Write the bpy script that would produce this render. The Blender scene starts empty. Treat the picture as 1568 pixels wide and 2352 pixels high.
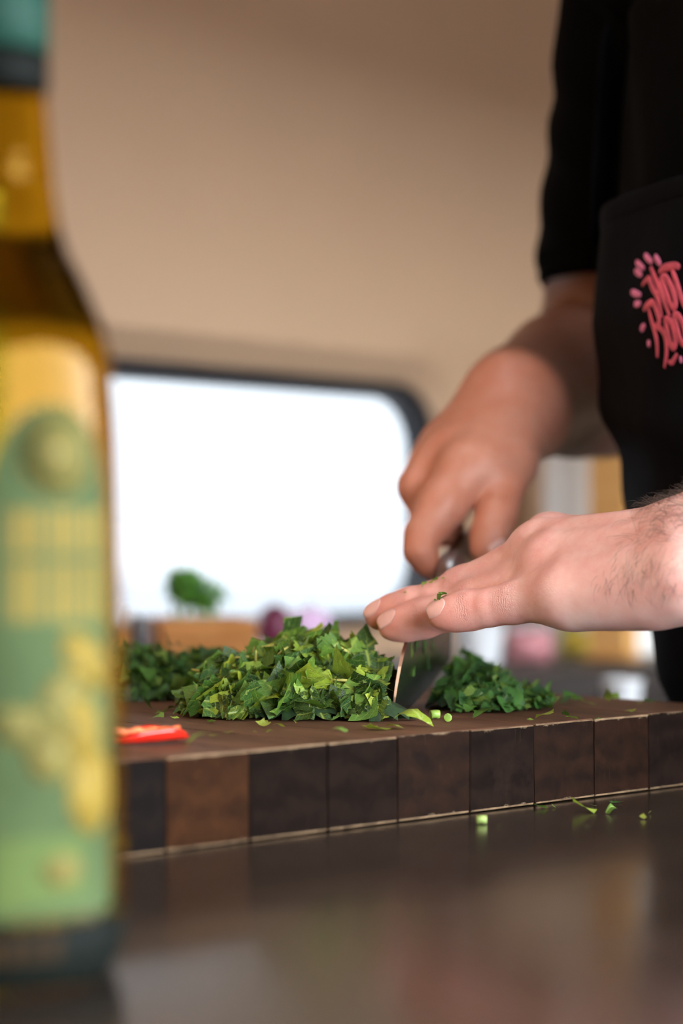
import bpy, bmesh, math, random
import numpy as np
from mathutils import Vector, Matrix
from mathutils.bvhtree import BVHTree

random.seed(7)
rng = np.random.default_rng(11)
SC = bpy.context.scene
COL = SC.collection

# ------------------------------------------------------------------ camera
FPX = 5000.0
CAMZ = 1.0276                       # lens height above the floor
COUNTER = 0.900                     # counter top
BOARD = 0.9386                      # cutting board top
PITCH = math.atan(51 / FPX)
cam_d = bpy.data.cameras.new('camera')
cam = bpy.data.objects.new('camera', cam_d)
COL.objects.link(cam)
cam.location = (0, 0, CAMZ)
cam.rotation_euler = (math.pi / 2 + PITCH, 0, 0)
cam_d.sensor_fit = 'VERTICAL'
cam_d.sensor_width = 24
cam_d.sensor_height = 36
cam_d.lens = FPX * 36 / 2352
cam_d.clip_start = 0.02
cam_d.dof.use_dof = True
cam_d.dof.focus_distance = 1.035
cam_d.dof.aperture_fstop = 3.9
SC.camera = cam

# ------------------------------------------------------------------ sky, lights, exposure
world = bpy.data.worlds.new('world')
SC.world = world
world.use_nodes = True
bg = world.node_tree.nodes['Background']
bg.inputs[0].default_value = (0.90, 0.96, 1.0, 1)
bg.inputs[1].default_value = 20.0
SC.view_settings.view_transform = 'Standard'
SC.view_settings.look = 'None'
SC.view_settings.gamma = 1
SC.view_settings.use_curve_mapping = False
SC.view_settings.exposure = 0.0
SC.cycles.use_denoising = True
SC.cycles.max_bounces = 10
SC.cycles.transmission_bounces = 10
SC.cycles.sample_clamp_indirect = 6

# van axes: D along the window wall, N from the window wall into the room
W0 = Vector((-0.1976, 2.0, 0))
D = Vector((0.634, 0.773, 0)).normalized()
N = Vector((D.y, -D.x, 0))
UP = Vector((0, 0, 1))
def wall(s, v, n=0.0):
    return W0 + D * s + N * n + UP * v


def P(px, py, depth):
    """world point seen at a photo pixel, at a given distance along +Y"""
    dx = (px - 784) / FPX; dy = -(py - 1176) / FPX
    d = Vector((dx, math.cos(PITCH) - dy * math.sin(PITCH), math.sin(PITCH) + dy * math.cos(PITCH)))
    return Vector((0, 0, CAMZ)) + d * (depth / d.y)

def G(px, py, h):
    """point of the horizontal plane at height h seen at a photo pixel"""
    dx = (px - 784) / FPX; dy = -(py - 1176) / FPX
    d = Vector((dx, math.cos(PITCH) - dy * math.sin(PITCH), math.sin(PITCH) + dy * math.cos(PITCH)))
    return Vector((0, 0, CAMZ)) + d * ((h - CAMZ) / d.z)

# ------------------------------------------------------------------ object helpers
def link(name, mesh, mats=None, parent=None, smooth=False):
    o = bpy.data.objects.new(name, mesh)
    COL.objects.link(o)
    if mats is not None and not mesh.materials:
        for m in (mats if isinstance(mats, (list, tuple)) else [mats]):
            mesh.materials.append(m)
    if parent is not None:
        o.parent = parent
    if smooth:
        mesh.polygons.foreach_set('use_smooth', [True] * len(mesh.polygons))
    return o

def empty(name, loc=(0, 0, 0), rz=0.0):
    o = bpy.data.objects.new(name, None)
    COL.objects.link(o)
    o.empty_display_size = 0.02
    o.location = loc; o.rotation_euler = (0, 0, rz)
    return o

def tag(o, label=None, cat=None, group=None, kind=None):
    if label: o['label'] = label
    if cat: o['category'] = cat
    if group: o['group'] = group
    if kind: o['kind'] = kind
    return o

def mesh_of(bm, name='m'):
    me = bpy.data.meshes.new(name)
    bmesh.ops.recalc_face_normals(bm, faces=bm.faces)
    bm.to_mesh(me); bm.free()
    return me

def pyd(name, v, f):
    me = bpy.data.meshes.new(name)
    me.from_pydata([tuple(x) for x in v], [], f)
    me.update()
    return me

def box_bm(size, center=(0, 0, 0), bevel=0.0, seg=2, bm=None, mat=None):
    bm2 = bmesh.new()
    bmesh.ops.create_cube(bm2, size=1)
    bmesh.ops.scale(bm2, vec=size, verts=bm2.verts)
    if bevel:
        bmesh.ops.bevel(bm2, geom=list(bm2.edges), offset=bevel, segments=seg, affect='EDGES', profile=0.6)
    if mat is not None:
        bmesh.ops.transform(bm2, matrix=mat, verts=bm2.verts)
    bmesh.ops.translate(bm2, vec=center, verts=bm2.verts)
    if bm is None:
        return bm2
    me = bpy.data.meshes.new('t'); bm2.to_mesh(me); bm2.free(); bm.from_mesh(me); bpy.data.meshes.remove(me)
    return bm

def lathe(profile, seg=48, cap=True):
    """profile: list of (r, z) from bottom to top"""
    v, f = [], []
    n = len(profile)
    for r, z in profile:
        for i in range(seg):
            a = 2 * math.pi * i / seg
            v.append((r * math.cos(a), r * math.sin(a), z))
    for j in range(n - 1):
        for i in range(seg):
            k = (i + 1) % seg
            f.append((j * seg + i, j * seg + k, (j + 1) * seg + k, (j + 1) * seg + i))
    if cap:
        f.append(tuple(reversed(range(seg))))
        f.append(tuple((n - 1) * seg + i for i in range(seg)))
    return pyd('lathe', v, f)

def tube(pts, radii, seg=8, flat=1.0, normal=None):
    """swept tube through pts; flat < 1 squashes it along `normal`"""
    pts = [Vector(p) for p in pts]
    if not isinstance(radii, (list, tuple)): radii = [radii] * len(pts)
    v, f = [], []
    prev = None
    for i, p in enumerate(pts):
        t = (pts[min(i + 1, len(pts) - 1)] - pts[max(i - 1, 0)]).normalized()
        ref = Vector(normal[i]) if normal is not None else (prev if prev is not None else (UP if abs(t.z) < .9 else Vector((1, 0, 0))))
        a = (ref - t * ref.dot(t)).normalized()
        prev = a
        b = t.cross(a)
        for k in range(seg):
            an = 2 * math.pi * k / seg
            v.append(p + (a * math.cos(an) * flat + b * math.sin(an)) * radii[i])
    for i in range(len(pts) - 1):
        for k in range(seg):
            m = (k + 1) % seg
            f.append((i * seg + k, i * seg + m, (i + 1) * seg + m, (i + 1) * seg + k))
    f.append(tuple(reversed(range(seg)))); f.append(tuple((len(pts) - 1) * seg + k for k in range(seg)))
    return v, f

def spline(pts, n=8, closed=False):
    """Catmull-Rom through pts"""
    pts = [Vector(p) for p in pts]
    out = []
    m = len(pts)
    rngi = range(m if closed else m - 1)
    for i in rngi:
        if closed:
            p0, p1, p2, p3 = pts[(i - 1) % m], pts[i], pts[(i + 1) % m], pts[(i + 2) % m]
        else:
            p0, p1, p2, p3 = pts[max(i - 1, 0)], pts[i], pts[i + 1], pts[min(i + 2, m - 1)]
        for k in range(n):
            t = k / n
            out.append(0.5 * ((2 * p1) + (p2 - p0) * t + (2 * p0 - 5 * p1 + 4 * p2 - p3) * t * t + (3 * p1 - p0 - 3 * p2 + p3) * t ** 3))
    if not closed: out.append(pts[-1])
    return out

# ------------------------------------------------------------------ material helpers
class Mat:
    def __init__(self, name, color=(.5, .5, .5), rough=.5, metal=0.0, **kw):
        self.m = bpy.data.materials.new(name)
        self.m.use_nodes = True
        self.nt = self.m.node_tree
        self.b = self.nt.nodes['Principled BSDF']
        self.set('Base Color', color if not isinstance(color, tuple) else (*color, 1))
        self.set('Roughness', rough); self.set('Metallic', metal)
        for k, v in kw.items():
            self.set(k.replace('_', ' '), v)
    def set(self, k, v):
        self.b.inputs[k].default_value = v
    def node(self, t, **props):
        n = self.nt.nodes.new(t)
        for k, v in props.items():
            if k.startswith('i_'):
                key = k[2:]
                n.inputs[int(key) if key.isdigit() else key.replace('_', ' ')].default_value = v
            else:
                setattr(n, k, v)
        return n
    def link(self, a, b):
        self.nt.links.new(a, b)
    def math(self, op, a, b=None, c=None):
        n = self.nt.nodes.new('ShaderNodeMath'); n.operation = op
        for i, x in enumerate((a, b, c)):
            if x is None: continue
            if isinstance(x, (int, float)): n.inputs[i].default_value = x
            else: self.link(x, n.inputs[i])
        return n.outputs[0]
    def ramp(self, fac, stops, interp='LINEAR'):
        n = self.nt.nodes.new('ShaderNodeValToRGB')
        cr = n.color_ramp; cr.interpolation = interp
        while len(cr.elements) > 1: cr.elements.remove(cr.elements[0])
        cr.elements[0].position = stops[0][0]; cr.elements[0].color = (*stops[0][1], 1)
        for p, c in stops[1:]:
            e = cr.elements.new(p); e.color = (*c, 1)
        self.link(fac, n.inputs[0])
        return n.outputs[0]
    def mix(self, fac, a, b, mode='MIX'):
        n = self.nt.nodes.new('ShaderNodeMix'); n.data_type = 'RGBA'; n.blend_type = mode
        if isinstance(fac, (int, float)): n.inputs[0].default_value = fac
        else: self.link(fac, n.inputs[0])
        for i, x in ((6, a), (7, b)):
            if isinstance(x, tuple): n.inputs[i].default_value = (*x, 1)
            else: self.link(x, n.inputs[i])
        return n.outputs[2]
    def coord(self, kind='Object', scale=(1, 1, 1), rot=(0, 0, 0)):
        t = self.node('ShaderNodeTexCoord')
        mp = self.node('ShaderNodeMapping')
        mp.inputs['Scale'].default_value = scale; mp.inputs['Rotation'].default_value = rot
        self.link(t.outputs[kind], mp.inputs[0])
        return mp.outputs[0]
    def noise(self, vec, scale, detail=3, rough=.5, dist=0.0):
        n = self.node('ShaderNodeTexNoise')
        n.inputs['Scale'].default_value = scale; n.inputs['Detail'].default_value = detail
        n.inputs['Roughness'].default_value = rough; n.inputs['Distortion'].default_value = dist
        if vec is not None: self.link(vec, n.inputs['Vector'])
        return n.outputs['Fac']
    def base(self, sock): self.link(sock, self.b.inputs['Base Color'])
    def bump(self, h, strength=.3, dist=.001, prev=None):
        n = self.node('ShaderNodeBump')
        n.inputs['Strength'].default_value = strength; n.inputs['Distance'].default_value = dist
        self.link(h, n.inputs['Height'])
        if prev is not None: self.link(prev, n.inputs['Normal'])
        self.link(n.outputs[0], self.b.inputs['Normal'])
        return n.outputs[0]

# ---- materials
def simple(name, color, rough=.5, metal=0.0, nscale=40, namt=.12, **kw):
    """plain procedural surface with a little tonal variation"""
    M = Mat(name, color, rough, metal, **kw)
    f = M.noise(M.coord('Object'), nscale, 3)
    lo = tuple(c * (1 - namt) for c in color); hi = tuple(min(1, c * (1 + namt)) for c in color)
    M.base(M.ramp(f, [(.3, lo), (.7, hi)]))
    return M.m

M_wall = simple('beige_wall_lining', (.61, .41, .265), .55, nscale=3, namt=.04)
M_ceil = simple('ceiling_lining', (.42, .33, .26), .6, nscale=3, namt=.04)
M_floor = simple('dark_floor', (.06, .055, .05), .6, nscale=8)
M_rubber = simple('black_rubber', (.018, .019, .024), .45)
M_ground = simple('pale_ground', (.62, .63, .65), .9, nscale=2)
M_asphalt = simple('asphalt', (.10, .10, .105), .9, nscale=6)
M_cab = simple('dark_cabinet', (.022, .019, .019), .5)
M_white = simple('white_paper', (.80, .79, .76), .7, nscale=60, namt=.03)

mp_ = Mat('window_glass', (.9, .95, 1), .05)
_g = mp_.node('ShaderNodeBsdfTransparent'); _g.inputs[0].default_value = (.085, .088, .093, 1)
_gl = mp_.node('ShaderNodeBsdfGlossy'); _gl.inputs['Roughness'].default_value = .05
_mx = mp_.node('ShaderNodeMixShader'); _fr = mp_.node('ShaderNodeFresnel'); _fr.inputs[0].default_value = 1.3
mp_.link(_fr.outputs[0], _mx.inputs[0]); mp_.link(_g.outputs[0], _mx.inputs[1]); mp_.link(_gl.outputs[0], _mx.inputs[2])
mp_.link(_mx.outputs[0], mp_.nt.nodes['Material Output'].inputs[0])
M_glass = mp_.m

def m_counter():
    M = Mat('dark_steel_counter', (.30, .26, .24), .2, .22, IOR=1.38)
    v = M.coord('Object', (1, 1, 1))
    st = M.noise(M.coord('Object', (3, 160, 1)), 1.0, 4)
    sm = M.noise(v, 9, 4, .6)
    M.base(M.ramp(sm, [(.3, (.024, .016, .012)), (.7, (.046, .032, .024))]))
    r = M.math('MULTIPLY_ADD', sm, .16, .10)
    M.link(r, M.b.inputs['Roughness'])
    M.bump(st, .05, .0004)
    return M.m
M_counter = m_counter()

def m_wood(name, dark, light, scale=1.0, rough=.6, end=False, spots=True, spec=.03, edge=False):
    M = Mat(name, dark, rough)
    M.set('Specular IOR Level', spec)
    oi = M.node('ShaderNodeObjectInfo')
    tc = M.node('ShaderNodeTexCoord')
    off = M.node('ShaderNodeVectorMath'); off.operation = 'MULTIPLY_ADD'
    M.link(oi.outputs['Random'], off.inputs[0]); off.inputs[1].default_value = (3.1, 7.7, 1.9)
    M.link(tc.outputs['Object'], off.inputs[2])
    mp = M.node('ShaderNodeMapping'); mp.inputs['Scale'].default_value = (1, .16, 1) 
    M.link(off.outputs[0], mp.inputs[0])
    rg = M.noise(mp.outputs[0], 55 * scale, 5, .6, 1.2)
    w = M.node('ShaderNodeTexWave'); w.wave_type = 'RINGS'; w.inputs['Scale'].default_value = 24 * scale
    w.inputs['Distortion'].default_value = 5; w.inputs['Detail'].default_value = 3; w.inputs['Detail Scale'].default_value = 2
    M.link(mp.outputs[0], w.inputs[0])
    fine = M.noise(mp.outputs[0], 420 * scale, 3, .6)
    f = M.math('ADD', M.math('MULTIPLY', w.outputs['Fac'], .14), M.math('ADD', M.math('MULTIPLY', rg, .61), M.math('MULTIPLY', fine, .25)))
    c = M.ramp(f, [(.25, dark), (.75, light)])
    if spots:
        wear = M.noise(off.outputs[0], 30, 5, .7)
        c = M.mix(M.ramp(wear, [(.60, (0, 0, 0)), (.80, (.55, .55, .55))]), c, tuple(min(1, x * 1.7) for x in light))
    if edge:
        sp = M.node('ShaderNodeSeparateXYZ'); M.link(tc.outputs['Object'], sp.inputs[0])
        zt = M.math('DIVIDE', M.math('ABSOLUTE', M.math('SUBTRACT', sp.outputs[2], BOARD / 2 - COUNTER / 2)), (BOARD - COUNTER) / 2)
        wn = M.noise(M.coord('Object', (1, 1, 1.6)), 95, 5, .7)
        mk = M.math('SUBTRACT', M.math('MULTIPLY', M.math('POWER', zt, 9.0), 1.0), M.math('MULTIPLY_ADD', wn, 2.6, -.72))
        mk = M.math('MINIMUM', M.math('MAXIMUM', M.math('MULTIPLY', mk, 2.2), 0.0), .75)
        c = M.mix(mk, c, (.17, .115, .07))
        sc = M.noise(M.coord('Object', (1.5, 1, .12), (0, .25, 0)), 700, 2)
        c = M.mix(M.ramp(sc, [(.66, (0, 0, 0)), (.78, (.22, .22, .22))]), c, (.07, .036, .02))
    M.base(c)
    M.bump(f, .35, .0006)
    return M.m
WOODS = [m_wood('walnut_dark', (.0028, .0017, .0014), (.012, .0064, .0046), 1.0, .8, edge=True),
         m_wood('walnut_brown', (.010, .0035, .0014), (.037, .013, .0042), edge=True),
         m_wood('walnut_black', (.0022, .0016, .0016), (.008, .0047, .004), edge=True),
         m_wood('walnut_red', (.0030, .0016, .0012), (.017, .0067, .0036), edge=True)]
M_edge = m_wood('worn_board_edge', (.030, .018, .012), (.26, .17, .10), 2.0)
M_boardtop = m_wood('worn_board_top', (.045, .020, .012), (.15, .074, .045), .8, .55, spec=.10)
M_crate = m_wood('pine_crate', (.36, .14, .04), (.58, .27, .10), .6, spots=False)
M_handle = m_wood('knife_handle_wood', (.05, .018, .008), (.20, .07, .025), 2.0, .35, spots=False, spec=.4)
M_post = m_wood('honey_wood', (.50, .25, .08), (.70, .40, .15), .5, .5, spots=False)

def m_steel(name, col, rough, noise_amt=.08):
    M = Mat(name, col, rough, 1.0)
    f = M.noise(M.coord('Object', (300, 8, 8)), 1, 4)
    M.link(M.math('MULTIPLY_ADD', f, noise_amt, rough - noise_amt / 2), M.b.inputs['Roughness'])
    M.bump(f, .04, .0003)
    return M.m
M_blade = m_steel('knife_steel', (.42, .40, .39), .22)
M_spine = m_steel('knife_spine_steel', (.50, .31, .21), .42)  # warm wall's reflection on the spine, painted as a coppery steel
M_bolster = m_steel('bolster_steel', (.35, .34, .35), .38)

def m_leaf(name, cols, island, vein=(.42, .50, .10), scale=1.0, rough=.42, veins=True):
    M = Mat(name, cols[0], rough)
    M.set('Specular IOR Level', .35)
    if island:
        g = M.node('ShaderNodeNewGeometry'); rnd = g.outputs['Random Per Island']
    else:
        g = M.node('ShaderNodeObjectInfo'); rnd = g.outputs['Random']
    n = len(cols)
    base = M.ramp(rnd, [(i / n, c) for i, c in enumerate(cols)], 'CONSTANT')
    uv = M.node('ShaderNodeUVMap'); uv.uv_map = 'leaf'
    sep = M.node('ShaderNodeSeparateXYZ'); M.link(uv.outputs[0], sep.inputs[0])
    u, v = sep.outputs[0], sep.outputs[1]
    au = M.math('ABSOLUTE', u)
    nz = M.noise(uv.outputs[0], 5, 2)
    t = M.math('MULTIPLY_ADD', M.math('SUBTRACT', v, M.math('MULTIPLY', au, .55)), 5.0, M.math('MULTIPLY', nz, 1.3))
    fr = M.math('ABSOLUTE', M.math('SUBTRACT', M.math('FRACT', t), .5))
    lat = M.math('SUBTRACT', 1.0, M.math('SMOOTH_MIN', M.math('MULTIPLY', fr, 15), 1.0, .2))
    mid = M.math('SUBTRACT', 1.0, M.math('SMOOTH_MIN', M.math('MULTIPLY', au, 17), 1.0, .2))
    vo = M.node('ShaderNodeTexVoronoi'); vo.feature = 'DISTANCE_TO_EDGE'; vo.inputs['Scale'].default_value = 15
    M.link(uv.outputs[0], vo.inputs['Vector'])
    net = M.math('SUBTRACT', 1.0, M.math('MINIMUM', M.math('MULTIPLY', vo.outputs['Distance'], 9), 1.0))
    vn = M.math('MAXIMUM', M.math('MAXIMUM', lat, mid), M.math('MULTIPLY', net, .25))
    vn = M.math('MAXIMUM', vn, 0.0)
    tone = M.noise(M.coord('Object'), 160, 3)
    base = M.mix(1.0, base, M.ramp(tone, [(.3, (.75, .78, .7)), (.7, (1.15, 1.12, 1.1))]), 'MULTIPLY')
    if veins:
        base = M.mix(M.math('MULTIPLY', vn, .60), base, vein)
        M.bump(M.math('SUBTRACT', 1.0, vn), .6, .0008)
    M.base(base)
    tr = M.node('ShaderNodeBsdfTranslucent')
    M.link(M.mix(1.0, base, (1.0, 1.05, .35), 'MULTIPLY'), tr.inputs[0])
    ms = M.node('ShaderNodeMixShader'); ms.inputs[0].default_value = .25
    M.link(M.b.outputs[0], ms.inputs[1]); M.link(tr.outputs[0], ms.inputs[2])
    M.link(ms.outputs[0], M.nt.nodes['Material Output'].inputs[0])
    return M.m
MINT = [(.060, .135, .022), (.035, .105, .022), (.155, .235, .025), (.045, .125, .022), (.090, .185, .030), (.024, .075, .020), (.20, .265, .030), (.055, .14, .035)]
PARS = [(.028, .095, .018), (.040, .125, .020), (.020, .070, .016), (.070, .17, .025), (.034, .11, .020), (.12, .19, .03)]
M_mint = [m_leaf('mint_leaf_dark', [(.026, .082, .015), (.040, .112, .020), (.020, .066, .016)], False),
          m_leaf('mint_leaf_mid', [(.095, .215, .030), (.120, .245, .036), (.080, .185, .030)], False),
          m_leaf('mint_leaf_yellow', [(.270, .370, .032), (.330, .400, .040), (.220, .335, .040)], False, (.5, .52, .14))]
M_mint_heap = m_leaf('mint_heap', [tuple(c * .5 for c in x) for x in MINT], True)  # mint colours darkened, so the shaded gaps are painted into the leaves
M_pars = m_leaf('parsley_leaf', PARS, False, (.12, .20, .05))
M_pars_heap = m_leaf('parsley_heap', PARS, True, (.10, .17, .05))
M_scrap = m_leaf('bright_scrap', [(.17, .30, .03), (.26, .36, .03), (.10, .22, .03), (.30, .36, .05)], False, (.5, .6, .2))
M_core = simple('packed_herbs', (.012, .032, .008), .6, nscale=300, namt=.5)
M_stem = simple('herb_stem', (.40, .37, .09), .45, nscale=300, namt=.3)
M_stemg = simple('green_stem', (.20, .32, .05), .4, nscale=300, namt=.3)
M_plant = m_leaf('pot_herb_leaf', [(.07, .24, .03), (.12, .34, .05), (.16, .40, .08)], True, veins=False)

def m_skin():
    M = Mat('skin', (.7, .4, .3), .45)
    ob = M.coord('Object')
    at = M.node('ShaderNodeAttribute'); at.attribute_name = 'red'
    blot = M.noise(ob, 55, 4, .6)
    blot2 = M.noise(ob, 210, 3, .6)
    base = M.ramp(blot, [(.30, (.70, .325, .275)), (.70, (.83, .52, .455))])
    base = M.mix(M.ramp(blot2, [(.45, (0, 0, 0)), (.80, (.5, .5, .5))]), base, (.66, .24, .20))
    redf = M.math('MULTIPLY', at.outputs['Fac'], M.math('MULTIPLY_ADD', blot, .8, .45))
    base = M.mix(redf, base, (.62, .185, .135))
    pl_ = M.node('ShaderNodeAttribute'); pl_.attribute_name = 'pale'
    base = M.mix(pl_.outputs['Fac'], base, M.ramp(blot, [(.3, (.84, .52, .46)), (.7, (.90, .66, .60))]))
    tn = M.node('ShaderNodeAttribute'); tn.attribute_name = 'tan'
    base = M.mix(tn.outputs['Fac'], base, M.ramp(tn.outputs['Fac'], [(0, (.42, .135, .055)), (.72, (.42, .135, .055)), (.93, (.15, .058, .032))]))  # right arm's hair tone, shadow and warm light, painted as browner skin
    cr = M.node('ShaderNodeAttribute'); cr.attribute_name = 'crease'       # signed distance to the knuckle along the finger, metres
    cm = M.node('ShaderNodeAttribute'); cm.attribute_name = 'creasemask'
    ph = M.math('MULTIPLY_ADD', cr.outputs['Fac'], 3300.0, M.math('MULTIPLY', M.noise(ob, 240, 4, .65), 16.0))
    wr = M.math('MULTIPLY', M.math('POWER', M.math('ABSOLUTE', M.math('SINE', ph)), .5), cm.outputs['Fac'])
    wr = M.math('SUBTRACT', wr, cm.outputs['Fac'])
    base = M.mix(M.math('MULTIPLY', M.math('MULTIPLY', wr, -.30), 1.0), base, (.60, .25, .18))
    M.base(base)
    vo = M.node('ShaderNodeTexVoronoi'); vo.feature = 'DISTANCE_TO_EDGE'; vo.inputs['Scale'].default_value = 820
    wob = M.node('ShaderNodeVectorMath'); wob.operation = 'ADD'
    nv = M.node('ShaderNodeTexNoise'); nv.inputs['Scale'].default_value = 260
    M.link(ob, nv.inputs['Vector'])
    sc_ = M.node('ShaderNodeVectorMath'); sc_.operation = 'SCALE'; sc_.inputs['Scale'].default_value = .004
    M.link(nv.outputs['Color'], sc_.inputs[0]); M.link(ob, wob.inputs[0]); M.link(sc_.outputs[0], wob.inputs[1])
    M.link(wob.outputs[0], vo.inputs['Vector'])
    n1 = M.bump(M.math('MINIMUM', M.math('MULTIPLY', vo.outputs['Distance'], 5), 1.0), .16, .0003)
    n2 = M.bump(M.noise(ob, 120, 4, .6), .25, .0010, n1)
    M.bump(wr, .55, .0009, n2)
    M.set('Subsurface Weight', .22); M.set('Subsurface Radius', (1.0, .35, .2)); M.set('Subsurface Scale', .004)
    M.set('Specular IOR Level', .4)
    return M.m
M_skin = m_skin()
M_nail = simple('fingernail', (.74, .41, .35), .30, nscale=180, namt=.06, Coat_Weight=.2)
M_hair = simple('dark_hair', (.055, .030, .020), .5)
def m_cloth(name, col, rough=.85, sc=900):
    M = Mat(name, col, rough)
    M.set('Specular IOR Level', .03)
    w = M.node('ShaderNodeTexWave'); w.inputs['Scale'].default_value = sc; w.wave_type = 'BANDS'; w.bands_direction = 'DIAGONAL'
    M.link(M.coord('Object'), w.inputs[0])
    f = M.noise(M.coord('Object'), 14, 4)
    M.base(M.ramp(f, [(.3, tuple(c * .7 for c in col)), (.7, tuple(c * 1.3 for c in col))]))
    n = M.bump(w.outputs['Fac'], .15, .0003)
    M.bump(M.noise(M.coord('Object'), 22, 3), .35, .006, n)
    return M.m
M_shirt = m_cloth('black_cotton', (.0014, .0014, .0015))
M_apron = m_cloth('charcoal_canvas', (.0042, .0046, .0064), .8, 1500)
M_trouser = m_cloth('black_trouser', (.008, .008, .009))
M_logo = simple('pink_print', (.62, .085, .145), .6, nscale=200, namt=.25)
M_logo2 = simple('pale_pink_print', (.66, .17, .34), .6, nscale=200, namt=.2)

# oil bottle
def m_oil():
    M = Mat('olive_oil_glass', (.78, .56, .06), .03)
    M.set('Transmission Weight', 1.0); M.set('IOR', 1.47); M.set('Specular Tint', (.85, .50, .10, 1))
    f = M.noise(M.coord('Object'), 12, 2)
    M.base(M.ramp(f, [(.3, (.40, .23, .008)), (.7, (.48, .31, .014))]))
    return M.m
M_oil = m_oil()
M_cap = simple('green_cap', (.008, .050, .034), .5, nscale=60, Specular_IOR_Level=.15)
M_capring = simple('dark_cap_ring', (.004, .006, .005), .6, Specular_IOR_Level=.1)
M_label = simple('sage_label', (.056, .084, .033), .6, nscale=30, namt=.18, Specular_IOR_Level=.08)
M_label2 = simple('pale_label_strip', (.080, .115, .034), .6, nscale=30, namt=.15, Specular_IOR_Level=.08)
M_gold = simple('gold_print', (.23, .16, .030), .5, .0, nscale=40, namt=.15, Specular_IOR_Level=.1)
M_goldpale = simple('pale_gold_print', (.155, .132, .040), .5, .0, nscale=40, namt=.15, Specular_IOR_Level=.08)
M_brown = simple('brown_print', (.030, .016, .006), .6, nscale=80, namt=.3, Specular_IOR_Level=.1)
M_red = simple('red_chili_skin', (.62, .020, .010), .18, nscale=60, Coat_Weight=.5)
M_chili_in = simple('chili_flesh', (.75, .16, .05), .35, nscale=160, namt=.3)
M_seed = simple('chili_seed', (.75, .55, .25), .5, nscale=200)
M_purple = simple('red_onion_skin', (.14, .012, .055), .35, nscale=50)
M_lilac = simple('onion_flesh', (.62, .40, .62), .45, nscale=60)
M_tin = simple('grey_tin', (.16, .15, .16), .4, .3)
M_pink = simple('pink_packet', (.50, .20, .22), .5)
M_yellow = simple('yellow_packet', (.58, .42, .05), .5)
M_green = simple('lime_packet', (.22, .30, .06), .5)
M_china = simple('white_china', (.80, .82, .86), .3, nscale=30, namt=.02)
M_lampw = Mat('warm_lamp', (1, .8, .5)); M_lampw.set('Emission Color', (1, .66, .36, 1)); M_lampw.set('Emission Strength', 30.0); M_lampw = M_lampw.m
M_alu = simple('lamp_housing', (.6, .6, .6), .4, .8)

# ------------------------------------------------------------------ the van: walls, window, ceiling, floor
S0, S1, NW, HC = -2.4, 1.7, 1.9, 2.12
def rrect(s0, s1, v0, v1, r, seg=10):
    out = []
    for cx, cy, a0 in ((s1 - r, v1 - r, 0), (s0 + r, v1 - r, 90), (s0 + r, v0 + r, 180), (s1 - r, v0 + r, 270)):
        for k in range(seg + 1):
            a = math.radians(a0 + 90 * k / seg)
            out.append((cx + r * math.cos(a), cy + r * math.sin(a)))
    return out
WS0, WS1, WV0, WV1, WR = -0.22, 0.475, 0.945, 1.173, 0.055
def ring_pts(marg, n, r=None):
    return [wall(s, v, n) for s, v in rrect(WS0 - marg, WS1 + marg, WV0 - marg, WV1 + marg, (r or WR) + marg * .6)]
def strip(rings, closed_last=False):
    v, f = [], []
    k = len(rings[0])
    for r in rings: v += r
    for j in range(len(rings) - 1):
        for i in range(k):
            m = (i + 1) % k
            f.append((j * k + i, j * k + m, (j + 1) * k + m, (j + 1) * k + i))
    if closed_last: f.append(tuple((len(rings) - 1) * k + i for i in range(k)))
    return v, f
def outer_match(pts2d):
    cs, cv = (WS0 + WS1) / 2, (WV0 + WV1) / 2
    out = []
    for s, v in pts2d:
        ds, dv = s - cs, v - cv
        k = min(((S1 - cs) / ds if ds > 0 else (S0 - cs) / ds) if abs(ds) > 1e-9 else 1e9,
                ((HC - cv) / dv if dv > 0 else (0 - cv) / dv) if abs(dv) > 1e-9 else 1e9)
        out.append((cs + ds * k, cv + dv * k))
    return out
m0 = .046
hole = rrect(WS0 - m0, WS1 + m0, WV0 - m0 * .6, WV1 + m0, WR + m0 * .6)
outer = outer_match(hole)
# exact wall corners so that the wall meets the ceiling and the floor
def snap(pl):
    cs = [(S0, 0), (S1, 0), (S0, HC), (S1, HC)]
    pl = list(pl)
    for c in cs:
        i = min(range(len(pl)), key=lambda k: (pl[k][0] - c[0]) ** 2 + (pl[k][1] - c[1]) ** 2)
        pl[i] = c
    return pl
outer = snap(outer)
v, f = strip([[wall(s, t, 0) for s, t in outer], [wall(s, t, 0) for s, t in hole],
              [wall(s, t, -.006) for s, t in rrect(WS0 - .040, WS1 + .040, WV0 - .024, WV1 + .040, WR + .025)],
              [wall(s, t, -.026) for s, t in rrect(WS0 - .020, WS1 + .020, WV0 - .014, WV1 + .020, WR + .012)],
              [wall(s, t, -.060) for s, t in rrect(WS0 - .020, WS1 + .020, WV0 - .014, WV1 + .020, WR + .012)],
              [wall(s, t, -.060) for s, t in outer]])
tag(link('wall_back', pyd('wall_back', v, f), M_wall), kind='structure')
win = empty('window_1', wall((WS0 + WS1) / 2, WV0, -.03)); tag(win, kind='structure')
def child_world(name, me, mats, parent, smooth=False):
    """part given in world coordinates under an empty that only has a location/rotation"""
    o = link(name, me, mats, parent, smooth)
    o.matrix_parent_inverse = parent_matrix(parent).inverted()
    return o
def parent_matrix(p):
    return Matrix.Translation(p.location) @ p.rotation_euler.to_matrix().to_4x4()
def rr(m, n): return [wall(s, t, n) for s, t in rrect(WS0 - m, WS1 + m, WV0 - m * .7, WV1 + m, WR + m * .6)]
v, f = strip([rr(.020, -.026), rr(.018, -.014), rr(.010, -.009), rr(.002, -.014), rr(0, -.024), rr(0, -.045), rr(.020, -.045), rr(.020, -.026)])
child_world('window_gasket', pyd('gasket', v, f), M_rubber, win, True)
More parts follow.
